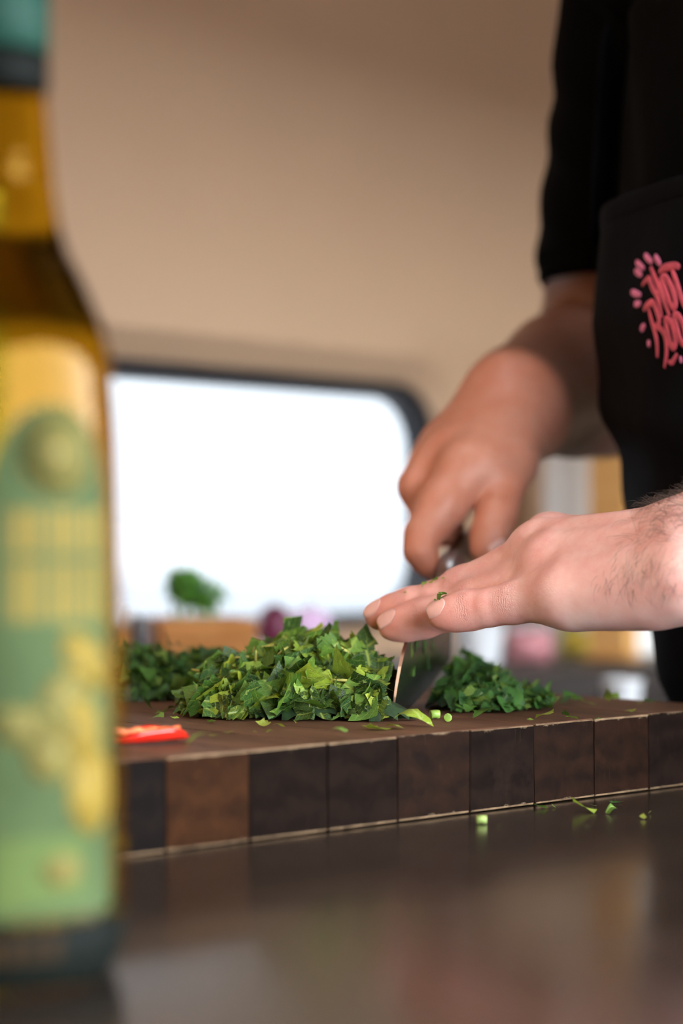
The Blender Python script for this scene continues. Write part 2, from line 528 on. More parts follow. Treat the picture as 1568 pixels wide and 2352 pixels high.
pv = rr(.004, -.030); pv2 = rr(.004, -.034)
child_world('window_pane', pyd('pane', pv, [tuple(range(len(pv)))]), M_glass, win)

def wquad(name, pts, mat, thick=None):
    me = pyd(name, pts, [tuple(range(len(pts)))])
    return tag(link(name, me, mat), kind='structure')
def holed_wall(name, corner, ax, ay, W, H, hx0, hx1, hy0, hy1, mat):
    """rectangular wall W x H with a rectangular opening"""
    q = lambda x, y: corner + ax * x + ay * y
    xs, ys = [0, hx0, hx1, W], [0, hy0, hy1, H]
    vv = [q(x, y) for y in ys for x in xs]
    ff = [(j * 4 + i, j * 4 + i + 1, j * 4 + i + 5, j * 4 + i + 4) for j in range(3) for i in range(3) if not (i == 1 and j == 1)]
    tag(link(name, pyd(name, vv, ff), mat), kind='structure')
holed_wall('wall_front', wall(S0, 0, NW), D, UP, S1 - S0, HC, .80, 3.25, .93, 1.465, M_wall)     # serving hatch
wquad('wall_left', [wall(S0, 0, 0), wall(S0, 0, NW), wall(S0, HC, NW), wall(S0, HC, 0)], M_wall)
wquad('wall_right', [wall(S1, 0, 0), wall(S1, 0, NW), wall(S1, HC, NW), wall(S1, HC, 0)], M_wall)
SK = (1.42, 1.76, .63, .98, .26)       # roof light: opening along D, along N, height of its shaft
holed_wall('ceiling', wall(S0, HC, 0), D, N, S1 - S0, NW, *SK[:4], M_ceil)
def sk(a, b, v): return wall(S0 + SK[a], v, SK[b])
_c = [(0, 2), (1, 2), (1, 3), (0, 3)]
_v = [sk(a, b, HC) for a, b in _c] + [sk(a, b, HC + SK[4]) for a, b in _c]
tag(link('trim_1', pyd('roof_light_shaft', _v, [(k, (k + 1) % 4, 4 + (k + 1) % 4, 4 + k) for k in range(4)]), M_ceil), kind='structure')  # unseen shaft, added to keep the roof light off the upper wall
wquad('floor', [wall(S0, 0, 0), wall(S1, 0, 0), wall(S1, 0, NW), wall(S0, 0, NW)], M_floor)
wquad('ground', [wall(a, -.5, b) for a, b in ((-60, 1), (60, 1), (60, -60), (-60, -60))], M_ground)
wquad('asphalt', [wall(a, -.5, b) for a, b in ((-60, 1), (60, 1), (60, 60), (-60, 60))], M_asphalt)

# ------------------------------------------------------------------ counters
E1 = Vector((.726, .688, 0)).normalized(); E2 = Vector((-E1.y, E1.x, 0))
CR = Vector((.2027, 1.131, 0))           # right front corner of the cutting board
ang = math.atan2(E1.y, E1.x)
def slab(name, x0, x1, y0, y1, z0, z1, mat, parent, bevel=.004):
    me = mesh_of(box_bm((x1 - x0, y1 - y0, z1 - z0), ((x0 + x1) / 2, (y0 + y1) / 2, (z0 + z1) / 2), bevel))
    return link(name, me, mat, parent)
ct = empty('kitchen_counter', CR, ang)
tag(ct, 'dark brushed steel kitchen counter under the wooden cutting board', 'counter')
slab('counter_top', -.95, .006, -.50, .43, COUNTER - .04, COUNTER, M_counter, ct)
slab('cabinet_body', -.93, -.03, -.44, .42, .08, COUNTER - .0405, M_cab, ct)
slab('plinth', -.91, -.06, -.40, .40, 0.0, .08, M_cab, ct)
angw = math.atan2(D.y, D.x)
bc = empty('back_counter', wall(0, 0, 0), angw)
tag(bc, 'dark counter running below the bright window', 'counter')
BCD = .30                                 # depth of the back counter; local -Y is into the room
slab('counter_top', -.95, 1.66, -BCD, -.012, COUNTER - .03, COUNTER, M_cab, bc)
slab('cabinet_body', -.93, 1.64, -BCD + .02, -.02, 0.0, COUNTER - .0305, M_cab, bc)
for k in range(5):
    d_ = slab('cabinet_door', -.92 + k * .515, -.92 + k * .515 + .495, -BCD + .002, -BCD + .0195, .10, COUNTER - .045, M_cab, bc, .003)

# ------------------------------------------------------------------ cutting board
BT = BOARD - COUNTER
bd = empty('cutting_board', (CR.x, CR.y, COUNTER), ang)
tag(bd, 'thick dark walnut cutting board of glued blocks with worn edges', 'cutting board')
bounds = [-.418]
seams = [-.4025 + .0, -.338 + .0]
def edge_t(px):                           # distance along the board's front edge of a photo pixel
    h = 225 - 50 * (px - 290) / 1278
    z = FPX * BT / h
    return (Vector(((px - 784) / FPX * z, z, 0)) - CR).dot(E1)
ts = [-.418] + [edge_t(x) for x in (385, 575, 755, 915, 1080, 1228, 1365, 1490, 1600)] + [0.0]
wood_idx = [2, 1, 0, 0, 3, 0, 3, 3, 0, 3]
BL = .42
for i in range(len(ts) - 1):
    a, b = ts[i], ts[i + 1]
    g = .00006
    bm = box_bm((b - a - 2 * g, BL, BT - .0006), ((a + b) / 2, BL / 2, BT / 2 + .0002 + random.uniform(-.00006, .00006)), .0010, 2)
    for e in bm.verts:                    # knocks along the front top edge
        if e.co.y < .004 and e.co.z > BT - .004:
            e.co.y += random.uniform(0, .0006); e.co.z -= random.uniform(0, .0005)
    me = mesh_of(bm)
    me.materials.append(WOODS[wood_idx[i]]); me.materials.append(M_boardtop); me.materials.append(M_edge)
    for p in me.polygons:
        n = p.normal
        if n.z > .85: p.material_index = 1
        elif abs(n.z) > .25 and n.y < -.2: p.material_index = 2
    link('wood_block', me, None, bd)

# ------------------------------------------------------------------ herbs
def leaf_piece(seed, size, strip_=False, curl=.5, nu=5, nv=7):
    """one cut piece of a leaf: irregular outline, one toothed margin, quilted and bent; UV 'leaf' holds leaf coordinates"""
    r = random.Random(seed)
    u0 = r.uniform(-.9, .1); cu = r.choice([0, 0, 1])
    w = r.uniform(.35, .6) if strip_ else r.uniform(.5, .9)
    l = r.uniform(.75, 1.0) if strip_ else r.uniform(.5, .9)
    if r.random() < .35: u0 = -w / 2
    v0 = r.uniform(.1, .6)
    skew = r.uniform(-.35, .35); t0 = r.uniform(-.25, .25); t1 = r.uniform(-.25, .25); taper = r.uniform(.35, 1.05)
    ang_ = r.uniform(0, 2 * math.pi); bend = r.uniform(-1, 1) * curl * 2; bend2 = r.uniform(-1, 1) * curl
    tw = r.uniform(-.6, .6) * curl
    verts, uvs, faces = [], [], []
    toothed = r.random() < .75
    for j in range(nv + 1):
        b = j / nv
        for i in range(nu + 1):
            a = i / nu
            u = u0 + w * a * (1 + (taper - 1) * b) + skew * b * .4
            v = v0 + l * b + (t0 * (1 - b) + t1 * b) * (a - .5)
            if toothed and i == nu: u += (.05 if j % 2 else -.03)
            if j in (0, nv): v += r.uniform(-.015, .015)
            x, y = (u - u0 - w / 2), (v - v0 - l / 2)
            q = .030 * math.sin((v - abs(u) * .55) * 5.0 * 2 * math.pi) * min(1, abs(u) * 3)
            k1 = x * math.cos(ang_) + y * math.sin(ang_); k2 = -x * math.sin(ang_) + y * math.cos(ang_)
            z = bend * k1 * k1 * .8 + bend2 * k2 * k2 + tw * x * y * 2 + q * .6 + r.uniform(-.006, .006)
            verts.append((x * size, y * size, z * size)); uvs.append((u, v))
    for j in range(nv):
        for i in range(nu):
            o = j * (nu + 1) + i
            faces.append((o, o + 1, o + nu + 2, o + nu + 1))
    return verts, faces, uvs
def piece_mesh(name, vfu, mat):
    v, f, uv = vfu
    me = pyd(name, v, f)
    l = me.uv_layers.new(name='leaf')
    for lp in me.loops: l.data[lp.index].uv = uv[lp.vertex_index]
    me.materials.append(mat)
    me.polygons.foreach_set('use_smooth', [True] * len(me.polygons))
    return me
def rand_rot(nrm, tilt):
    n = (Vector(nrm).normalized() + Vector((random.gauss(0, 1), random.gauss(0, 1), random.gauss(0, 1))) * tilt).normalized()
    if n.length < .1: n = Vector((0, 0, 1))
    q = n.to_track_quat('Z', 'Y')
    return q.to_matrix() @ Matrix.Rotation(random.uniform(0, 2 * math.pi), 3, 'Z')

# knife axis, used to keep herbs off the blade
K0 = G(903, 1650, BOARD)
KB = P(1040, 1290, 1.235)
kd = Vector((KB.x - K0.x, KB.y - K0.y, 0)).normalized()
kn = Vector((kd.y, -kd.x, 0))
def blade_gap(p):
    s = (p.x - K0.x) * kd.x + (p.y - K0.y) * kd.y
    d = (p.x - K0.x) * kn.x + (p.y - K0.y) * kn.y
    return s, d

def bumpf(x, y, seed=0.0):
    return (math.sin(x * 95 + seed) * math.cos(y * 83 + seed * 2) + .6 * math.sin(x * 170 + y * 140 + seed * 3)) * .5
class Heap:
    def __init__(self, lobes, seed=0.0): self.l = lobes; self.s = seed
    def h(self, x, y):
        z = 0
        for cx, cy, rx, ry, H, ex in self.l:
            q = ((x - cx) / rx) ** 2 + ((y - cy) / ry) ** 2
            if q < 1: z = max(z, H * (1 - q) ** ex)
        return z * (1 + .13 * bumpf(x, y, self.s))
    def n(self, x, y):
        e = .003
        return Vector((-(self.h(x + e, y) - self.h(x - e, y)) / (2 * e), -(self.h(x, y + e) - self.h(x, y - e)) / (2 * e), 1)).normalized()
    def box(self):
        return (min(a - c for a, b, c, d, e, g in self.l), max(a + c for a, b, c, d, e, g in self.l),
                min(b - d for a, b, c, d, e, g in self.l), max(b + d for a, b, c, d, e, g in self.l))
def lobe(pxl, pxr, yc, ry, H, ex=.75):
    xl = (pxl - 784) / FPX * yc; xr = (pxr - 784) / FPX * yc
    return ((xl + xr) / 2, yc, (xr - xl) / 2, ry, H, ex)

def place_ok(p, margin=.006):
    s, d = blade_gap(p)
    return not (-.004 < s < .2 and abs(d) < margin)

def hides_blade(q, z):
    px = 784 + FPX * q.x / q.y; py = 1227 - FPX * (z - CAMZ) / q.y
    s, d = blade_gap(q)
    return 1480 < py < 1642 and px > 899 + (1650 - py) * .17 and q.y < K0.y + .05 and px < 1010
def make_heap(heap, n_ind, n_stuff, variants, mat_heap, name, label, cat, group, stuff_name, stuff_label, stuff_var, side=0, size=(.8, 1.25), tilt=.45, side_min=.004):
    x0, x1, y0, y1 = heap.box()
    cnt = 0; tries = 0
    while cnt < n_ind and tries < 40000:
        tries += 1
        x, y = random.uniform(x0, x1), random.uniform(y0, y1)
        h = heap.h(x, y)
        if h < .003: continue
        nr = heap.n(x, y)
        view = Vector((-x, -y, CAMZ - BOARD - h)).normalized()
        if nr.dot(view) < -.05 or random.random() > (.25 + .9 * max(0, nr.dot(view))): continue
        p = Vector((x, y, 0))
        if not place_ok(p, .010): continue
        s, d = blade_gap(p)
        if side < 0 and s > 0 and d > -side_min: continue
        if side > 0 and d < side_min: continue
        me = random.choice(variants)
        R = rand_rot(nr, tilt)
        sc = random.uniform(*size)
        zmin = min((R @ (vv.co * sc)).z for vv in me.vertices)
        z = BOARD + h * random.uniform(.88, 1.08)
        z = max(z, BOARD + .0004 - zmin)
        ok = True
        for vv in me.vertices:                       # never through the blade
            q = R @ (vv.co * sc) + p
            ss, dd = blade_gap(q)
            if -.004 < ss < .19 and dd * d < 0: ok = False; break
            if hides_blade(q, (R @ (vv.co * sc)).z + z): ok = False; break
        if not ok: continue
        o = bpy.data.objects.new(name, me); COL.objects.link(o)
        o.location = (x, y, z); o.rotation_euler = R.to_euler(); o.scale = (sc, sc, sc)
        tag(o, label(me) if callable(label) else label, cat, group)
        cnt += 1
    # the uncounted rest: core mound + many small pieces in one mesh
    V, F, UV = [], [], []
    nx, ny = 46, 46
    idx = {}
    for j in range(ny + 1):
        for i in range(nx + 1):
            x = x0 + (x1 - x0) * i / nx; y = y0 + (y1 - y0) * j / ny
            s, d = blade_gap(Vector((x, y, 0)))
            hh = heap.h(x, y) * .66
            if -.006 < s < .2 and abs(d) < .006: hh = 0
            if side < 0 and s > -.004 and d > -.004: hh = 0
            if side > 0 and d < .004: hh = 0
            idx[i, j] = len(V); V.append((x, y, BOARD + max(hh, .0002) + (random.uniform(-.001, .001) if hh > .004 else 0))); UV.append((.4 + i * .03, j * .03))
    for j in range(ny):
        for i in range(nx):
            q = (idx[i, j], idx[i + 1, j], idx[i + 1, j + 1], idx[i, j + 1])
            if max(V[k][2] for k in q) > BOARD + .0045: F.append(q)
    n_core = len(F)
    made = 0; tries = 0
    while made < n_stuff and tries < 60000:
        tries += 1
        x, y = random.uniform(x0, x1), random.uniform(y0, y1)
        h = heap.h(x, y)
        if h < .0015: continue
        p = Vector((x, y, 0))
        s, d = blade_gap(p)
        if not place_ok(p, .009) or (side < 0 and s > 0 and d > -side_min) or (side > 0 and d < side_min): continue
        vv, ff, uu = random.choice(stuff_var)
        R = rand_rot(heap.n(x, y), tilt * 1.4); sc = random.uniform(.7, 1.2)
        qs = [R @ (Vector(q) * sc) for q in vv]
        zmin = min(q.z for q in qs)
        z = max(BOARD + h * random.uniform(.62, .95), BOARD + .0003 - zmin)
        b0 = len(V)
        bad = False
        for q in qs:
            ss, dd = blade_gap(q + p)
            if -.004 < ss < .19 and dd * d < 0: bad = True
            if hides_blade(q + p, q.z + z): bad = True
        if bad: continue
        V += [(q.x + x, q.y + y, q.z + z) for q in qs]; UV += uu
        F += [tuple(k + b0 for k in t) for t in ff]
        made += 1
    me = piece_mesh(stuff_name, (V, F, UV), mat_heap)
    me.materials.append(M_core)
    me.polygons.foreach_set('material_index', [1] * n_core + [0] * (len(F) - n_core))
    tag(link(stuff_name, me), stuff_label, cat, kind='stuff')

mint_var = [piece_mesh('mint_piece', leaf_piece(100 + k, random.uniform(.014, .0215), k % 3 == 0, .65), M_mint[(0, 1, 1, 2, 0, 2, 1)[k % 7]]) for k in range(49)]
mint_small = [leaf_piece(300 + k, random.uniform(.009, .015), k % 2 == 0, .6, 3, 4) for k in range(24)]
pars_var = [piece_mesh('parsley_piece', leaf_piece(500 + k, random.uniform(.008, .014), k % 2 == 0, .9, 4, 5), M_pars) for k in range(26)]
pars_small = [leaf_piece(700 + k, random.uniform(.006, .011), k % 2 == 0, .9, 3, 3) for k in range(24)]

mint = Heap([lobe(500, 960, 1.105, .068, .034, .62), lobe(425, 700, 1.092, .050, .024, .7), lobe(700, 1010, 1.085, .052, .026, .7), lobe(550, 900, 1.125, .055, .0355, .45)], 1.0)
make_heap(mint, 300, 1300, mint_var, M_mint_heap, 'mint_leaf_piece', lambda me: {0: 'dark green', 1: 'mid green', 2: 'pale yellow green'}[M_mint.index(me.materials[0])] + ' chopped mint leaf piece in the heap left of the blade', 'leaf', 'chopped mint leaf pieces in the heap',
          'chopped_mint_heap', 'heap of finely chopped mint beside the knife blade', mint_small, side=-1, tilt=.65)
parsR = Heap([lobe(900, 1190, 1.19, .065, .0205, .6), lobe(930, 1225, 1.145, .065, .017, .7), lobe(1080, 1275, 1.15, .055, .009, .7), lobe(985, 1125, 1.225, .055, .0225, .45)], 2.0)
make_heap(parsR, 170, 700, pars_var, M_pars_heap, 'parsley_piece', 'chopped dark green herb piece in the low heap right of the blade', 'leaf', 'chopped herb pieces right of the blade',
          'chopped_herb_heap', 'low heap of chopped dark green herbs right of the knife blade', pars_small, side=1, side_min=.005)
parsL = Heap([lobe(120, 540, 1.225, .070, .0255, .5), lobe(330, 620, 1.235, .06, .024, .5)], 3.0)
make_heap(parsL, 130, 900, pars_var, M_pars_heap, 'parsley_piece', 'chopped dark green herb piece in the heap behind the red chili', 'leaf', 'chopped herb pieces behind the chili',
          'chopped_herb_heap', 'heap of chopped dark green herbs behind the red chili slice', pars_small)

for k in range(11):                       # pale cut stems on the mint heap
    x0, x1, y0, y1 = mint.box()
    for _ in range(400):
        x, y = random.uniform(x0, x1), random.uniform(y0, mint.l[0][1])
        hh = mint.h(x, y); nr = mint.n(x, y)
        if hh > .006 and nr.dot(Vector((0, -1, .3)).normalized()) > .25 and place_ok(Vector((x, y, 0)), .02) and blade_gap(Vector((x, y, 0)))[1] < -.012: break
    Ls = random.uniform(.009, .016)
    d_ = Vector((random.gauss(0, 1), random.gauss(0, .4), random.gauss(0, .5))).normalized() * Ls
    c_ = Vector((x, y, BOARD + hh * 1.03)) + nr * .0025
    v, f = tube([-d_ / 2, -d_ * .1 + UP * .0006, d_ * .2 + UP * .0006, d_ / 2], [.0004, .0007, .0006, .0003], 7)
    o = link('stem_piece', pyd('stem', v, f), M_stem, None, True); o.location = c_
    tag(o, 'pale yellow cut mint stem lying on the heap left of the blade', 'herb stem', 'pale stems on the mint heap')

# loose scraps: (px, py, size m, material key, on)
scrap_var = {}
def scrap(px, py, size, mat, h, label, group, name='herb_scrap', tilt=.25, seed=None, flat=.5):
    sd = seed if seed is not None else int(px * 7 + py)
    me = piece_mesh('scrap', leaf_piece(sd, size, sd % 2 == 0, flat, 4, 5), mat)
    p = G(px, py, h)
    R = rand_rot((0, 0, 1), tilt)
    zmin = min((R @ vv.co).z for vv in me.vertices)
    o = link(name, me)
    o.location = (p.x, p.y, h + .0003 - zmin); o.rotation_euler = R.to_euler()
    tag(o, label, 'herb scrap', group)
for px, py, sz, mt, tl in [(1318, 1612, .014, M_pars, .7), (1300, 1616, .012, M_pars, .5), (1340, 1620, .013, M_scrap, .3), (1398, 1612, .010, M_scrap, .9), (1408, 1606, .009, M_scrap, 1.2),
                           (1268, 1618, .008, M_scrap, .8), (1450, 1636, .009, M_scrap, .15), (1492, 1612, .009, M_pars, .2), (1468, 1618, .004, M_scrap, .3), (1240, 1612, .010, M_pars, .8),
                           (1180, 1634, .010, M_pars, .9), (1186, 1626, .007, M_scrap, 1.2), (1250, 1653, .012, M_scrap, .1), (1296, 1646, .008, M_pars, .4), (1312, 1654, .006, M_scrap, .2), (1372, 1655, .006, M_scrap, .1),
                           (1110, 1650, .012, M_pars, .12), (1218, 1655, .005, M_scrap, .2)]:
    scrap(px, py, sz, mt, BOARD, 'small green herb scrap lying on the board right of the knife', 'herb scraps on the board right of the knife', tilt=tl)
for px, py, sz, mt, tl in [(340, 1634, .009, M_pars, .5), (372, 1640, .010, M_pars, .2), (400, 1630, .008, M_pars, .4), (430, 1638, .010, M_pars, .5), (360, 1652, .007, M_pars, .4), (398, 1652, .006, M_scrap, .5),
                           (446, 1720, .010, M_scrap, .25), (490, 1690, .005, M_scrap, .2), (524, 1685, .005, M_scrap, .2), (584, 1683, .003, M_scrap, .3), (608, 1668, .008, M_scrap, .7), (642, 1672, .005, M_scrap, .4),
                           (620, 1684, .005, M_scrap, .3), (778, 1692, .011, M_scrap, .08), (484, 1660, .008, M_pars, .05), (446, 1606, .014, M_scrap, 1.0), (676, 1664, .004, M_scrap, .5)]:
    scrap(px, py, sz, mt, BOARD, 'small green herb scrap lying on the board in front of the mint', 'herb scraps on the board before the mint', tilt=tl)
for px, py, sz in [(905, 1674, .016), (948, 1668, .019), (868, 1676, .013)]:
    scrap(px, py, sz, M_scrap, BOARD, 'bright curled green leaf piece lying in front of the blade tip', 'curled leaf pieces before the blade tip', 'mint_leaf_piece', .12, int(px) + 3, .75)
for px, py, sz, mt, tl in [(1240, 1858, .009, M_scrap, .2), (1246, 1845, .006, M_pars, .8), (1340, 1866, .013, M_scrap, .15), (1400, 1868, .009, M_scrap, .2), (1412, 1845, .007, M_pars, .4), (1475, 1882, .0035, M_scrap, .4),
                           (1492, 1870, .0035, M_scrap, .4), (1362, 1852, .003, M_scrap, .4), (1350, 1900, .004, M_pars, .1), (1145, 1900, .003, M_pars, .3), (1270, 1856, .005, M_scrap, .5)]:
    scrap(px, py, sz, mt, COUNTER, 'small green herb scrap fallen on the dark counter', 'herb scraps on the counter', tilt=tl)
def stem_bit(px, py, h, L, r, az, mat, label, name='stem_piece'):
    p = G(px, py, h)
    v, f = tube([Vector((-L / 2, 0, 0)), Vector((-L / 2 + .0002, 0, 0)), Vector((0, 0, r * .15)), Vector((L / 2 - .0002, 0, 0)), Vector((L / 2, 0, 0))], [r * .8, r, r * .93, r, r * .82], 10)
    o = link(name, pyd('stem', v, f), mat, None, True)
    o.location = (p.x, p.y, h + r * 1.0); o.rotation_euler = (0, 0, az)
    tag(o, label, 'herb stem')
stem_bit(998, 1652, BOARD, .0045, .0022, .3, M_stemg, 'short cut green herb stem lying beside the blade tip')
stem_bit(1028, 1658, BOARD, .0040, .0020, 1.5, M_stemg, 'round cut green stem end standing on the board')
stem_bit(1105, 1893, COUNTER, .0045, .0019, .1, M_scrap, 'bright yellow green stem cube on the counter below the board')

# ------------------------------------------------------------------ chili slice
def chili():
    root = empty('chili_slice', G(350, 1690, BOARD))
    tag(root, 'cut slice of red chili with pale inner flesh on the board', 'chili')
    base = root.location
    A = G(240, 1692, BOARD + .004) - base; B = G(432, 1684, BOARD + .003) - base
    n = 18
    V, F = [], []; Vi, Fi = [], []
    seg = 12
    ax = (B - A).normalized(); side = Vector((ax.y, -ax.x, 0))
    for i in range(n + 1):
        t = i / n
        c = A.lerp(B, t) + side * (.004 * math.sin(t * math.pi))
        w = .0085 * (math.sin(min(1, t * 1.6 + .12) * math.pi / 2)) * (1 if t < .55 else math.cos((t - .55) / .45 * math.pi / 2) ** .7 + .02)
        hgt = w * .95
        c = Vector((c.x, c.y, hgt * .76 + .0005))
        for k in range(seg):
            a = math.pi * k / (seg - 1)
            V.append(c + side * (w * math.cos(a)) - UP * (hgt * .75 * math.sin(a)) + UP * .0)
        for k in range(seg):
            a = math.pi * k / (seg - 1)
            V.append(c + side * (w * .86 * math.cos(a)) - UP * (hgt * .60 * math.sin(a)) + UP * .0004)
    m = seg * 2
    for i in range(n):
        for k in range(seg - 1):
            F.append((i * m + k, i * m + k + 1, (i + 1) * m + k + 1, (i + 1) * m + k))
            F.append((i * m + seg + k, (i + 1) * m + seg + k, (i + 1) * m + seg + k + 1, i * m + seg + k + 1))
        for k in (0, seg - 1):
            F.append((i * m + k, (i + 1) * m + k, (i + 1) * m + seg + k, i * m + seg + k))
    bm = bmesh.new(); me = pyd('c', V, F); bm.from_mesh(me); bmesh.ops.recalc_face_normals(bm, faces=bm.faces); bm.to_mesh(me); bm.free()
    o = link('chili_skin', me, M_red, root, True)
    o.rotation_euler = (0, 0, 0)
    # ribbed pale flesh down the middle
    pts = [A.lerp(B, t) + side * (.004 * math.sin(t * math.pi)) for t in [.08 + .06 * k for k in range(14)]]
    pts = [Vector((p.x, p.y, .0058 + .0005 * math.sin(k * 2.1))) for k, p in enumerate(pts)]
    v, f = tube(pts, [.0008 + .0011 * abs(math.sin(.5 + k * .9)) * (1 - k / 16) for k in range(len(pts))], 8)
    link('chili_flesh', pyd('cf', v, f), M_chili_in, root, True)
    for k, t in enumerate((.25, .42, .58)):
        p = A.lerp(B, t) + side * (-.002 + .0015 * k)
        v, f = tube([Vector((-.0014, 0, 0)), Vector((-.0007, 0, 0)), Vector((.0007, 0, 0)), Vector((.0013, 0, 0))], [.0002, .0007, .0008, .0003], 8)
        s = link('chili_seed', pyd('seed', v, f), M_seed, root, True)
        s.location = (p.x, p.y, .0062); s.rotation_euler = (0, .3, k)
    return root
chili()
v, f = tube([Vector((-.0016, 0, 0)), Vector((-.0009, 0, 0)), Vector((.0008, 0, 0)), Vector((.0016, 0, 0))], [.0003, .0011, .0013, .0004], 10, .6)
sd = link('chili_seed', pyd('seed', v, f), M_seed, None, True); p = G(371, 1694, BOARD); sd.location = (p.x, p.y, BOARD + .0009); sd.rotation_euler = (0, 0, .2)
tag(sd, 'single pale chili seed on the board beside the red slice', 'seed')

# ------------------------------------------------------------------ knife
kn_root = empty('chef_knife', K0, math.atan2(kd.y, kd.x))
tag(kn_root, 'broad steel chef knife with wooden handle standing tip down in the herbs', 'knife')
def interp(tab, x):
    xs = [a for a, b in tab]; ys = [b for a, b in tab]
    return float(np.interp(x, xs, ys))
HT = [(0, .0012), (.0015, .0055), (.004, .0100), (.008, .0150), (.0174, .0240), (.028, .0315), (.040, .0375), (.06, .044), (.10, .051), (.14, .058), (.176, .0655)]
HB = [(0, .0003), (.02, .0004), (.06, .003), (.10, .0075), (.176, .019)]
TH = [(0, .0006), (.004, .0012), (.02, .0017), (.06, .0019), (.176, .0024)]
st = [0, .0007, .0015, .0027, .004, .006, .008, .0105, .0135, .0174, .022, .028, .034, .04, .05, .06, .08, .10, .12, .14, .16, .176]
V, F, MI = [], [], []
for s in st:
    ht, hb, th = interp(HT, s), interp(HB, s), interp(TH, s)
    V += [(s, th / 2, ht), (s, -th / 2, ht), (s, -th * .32, hb + (ht - hb) * .35), (s, -.00012, hb), (s, .00012, hb), (s, th * .32, hb + (ht - hb) * .35)]
for i in range(len(st) - 1):
    for k in range(6):
        m = (k + 1) % 6
        F.append((i * 6 + k, i * 6 + m, (i + 1) * 6 + m, (i + 1) * 6 + k)); MI.append(1 if k == 0 else 0)
F.append((0, 5, 4, 3, 2, 1)); MI.append(1); F.append(tuple((len(st) - 1) * 6 + k for k in range(6))); MI.append(0)
me = pyd('blade', V, F); me.materials.append(M_blade); me.materials.append(M_spine)
me.polygons.foreach_set('material_index', MI)
link('blade', me, None, kn_root)
def loft(sections, seg=20, power=2.6):
    """sections: (s, h, half_width, half_height)"""
    V, F = [], []
    for s, h, w, hh in sections:
        for k in range(seg):
            a = 2 * math.pi * k / seg
            c, d = math.cos(a), math.sin(a)
            V.append((s, w * math.copysign(abs(c) ** (2 / power), c), h + hh * math.copysign(abs(d) ** (2 / power), d)))
    for i in range(len(sections) - 1):
        for k in range(seg):
            m = (k + 1) % seg
            F.append((i * seg + k, i * seg + m, (i + 1) * seg + m, (i + 1) * seg + k))
    F.append(tuple(range(seg))); F.append(tuple((len(sections) - 1) * seg + k for k in range(seg)))
    return pyd('loft', V, F)
link('bolster', loft([(.166, .0560, .0012, .010), (.171, .0600, .0060, .0125), (.176, .0635, .0088, .0140), (.192, .0660, .0095, .0145)]), M_bolster, kn_root, True)
link('handle', loft([(.1922, .0662, .0092, .0140), (.21, .068, .0105, .0145), (.24, .072, .0118, .0155), (.27, .0765, .0112, .0150), (.30, .081, .0112, .0150), (.312, .083, .0095, .0125), (.316, .0836, .006, .008)]), M_handle, kn_root, True)
# wet herb bits sticking to the blade
for k, (s, h) in enumerate([(.075, .040), (.09, .046), (.10, .038), (.115, .045), (.06, .033), (.125, .050), (.05, .020), (.085, .030), (.11, .030), (.13, .040), (.045, .031), (.095, .022)]):
    vfu = leaf_piece(900 + k, .010, k % 2 == 0, .15, 4, 4)
    me = piece_mesh('stuck', vfu, M_pars)
    o = link('herb_scrap', me)
    zmin = min(vv.co.z for vv in me.vertices)
    th = interp(TH, s)
    o.rotation_euler = (Matrix.Rotation(math.atan2(kd.y, kd.x), 3, 'Z') @ Matrix.Rotation(math.pi / 2, 3, 'X') @ Matrix.Rotation(k * 1.3, 3, 'Z')).to_euler()
    o.location = K0 + kd * s + kn * (th / 2 - zmin + .0001) + UP * h
    tag(o, 'dark wet herb scrap stuck to the side of the knife blade', 'herb scrap', 'herb scraps stuck to the blade')

# ------------------------------------------------------------------ the cook: signed distance body
def seg_d(p, a, b, ra, rb):
    ba = b - a
    L2 = max(float(ba @ ba), 1e-12)
    t = np.clip(((p - a) @ ba) / L2, 0, 1)
    return np.linalg.norm(p - a - t[..., None] * ba, axis=-1) - (ra + t * (rb - ra))
def smin(a, b, k):
    h = np.clip(.5 + .5 * (b - a) / k, 0, 1)
    return b * (1 - h) + a * h - k * h * (1 - h)

class Body:
    """list of groups; each group = (prims, k_inside, k_join); a prim = (a, b, ra, rb) or ('f', func, centre, radius)"""
    def __init__(self): self.g = []
    def add(self, prims, kin, kout):
        out = []
        for pr in prims:
            a, b, ra, rb = pr
            out.append((np.array(a, float), np.array(b, float), ra, rb))
        self.g.append((out, kin, kout))
    def chain(self, pts, kin, kout):
        """pts: (Vector, radius)"""
        self.add([(pts[i][0], pts[i + 1][0], pts[i][1], pts[i + 1][1]) for i in range(len(pts) - 1)], kin, kout)
    def ev(self, p, cull=None):
        d = None
        for prims, kin, kout in self.g:
            dg = None
            for a, b, ra, rb in prims:
                if cull is not None:
                    c, r = cull
                    if float(seg_d(c[None], a, b, ra, rb)[0]) > r + .02: continue
                x = seg_d(p, a, b, ra, rb)
                dg = x if dg is None else smin(dg, x, kin)
            if dg is None: continue
            d = dg if d is None else smin(d, dg, kout)
        return d
    def bounds(self, pad):
        lo = np.full(3, 1e9); hi = -lo
        for prims, _, _ in self.g:
            for a, b, ra, rb in prims:
                for q, r in ((a, ra), (b, rb)):
                    lo = np.minimum(lo, q - r); hi = np.maximum(hi, q + r)
        return lo - pad, hi + pad

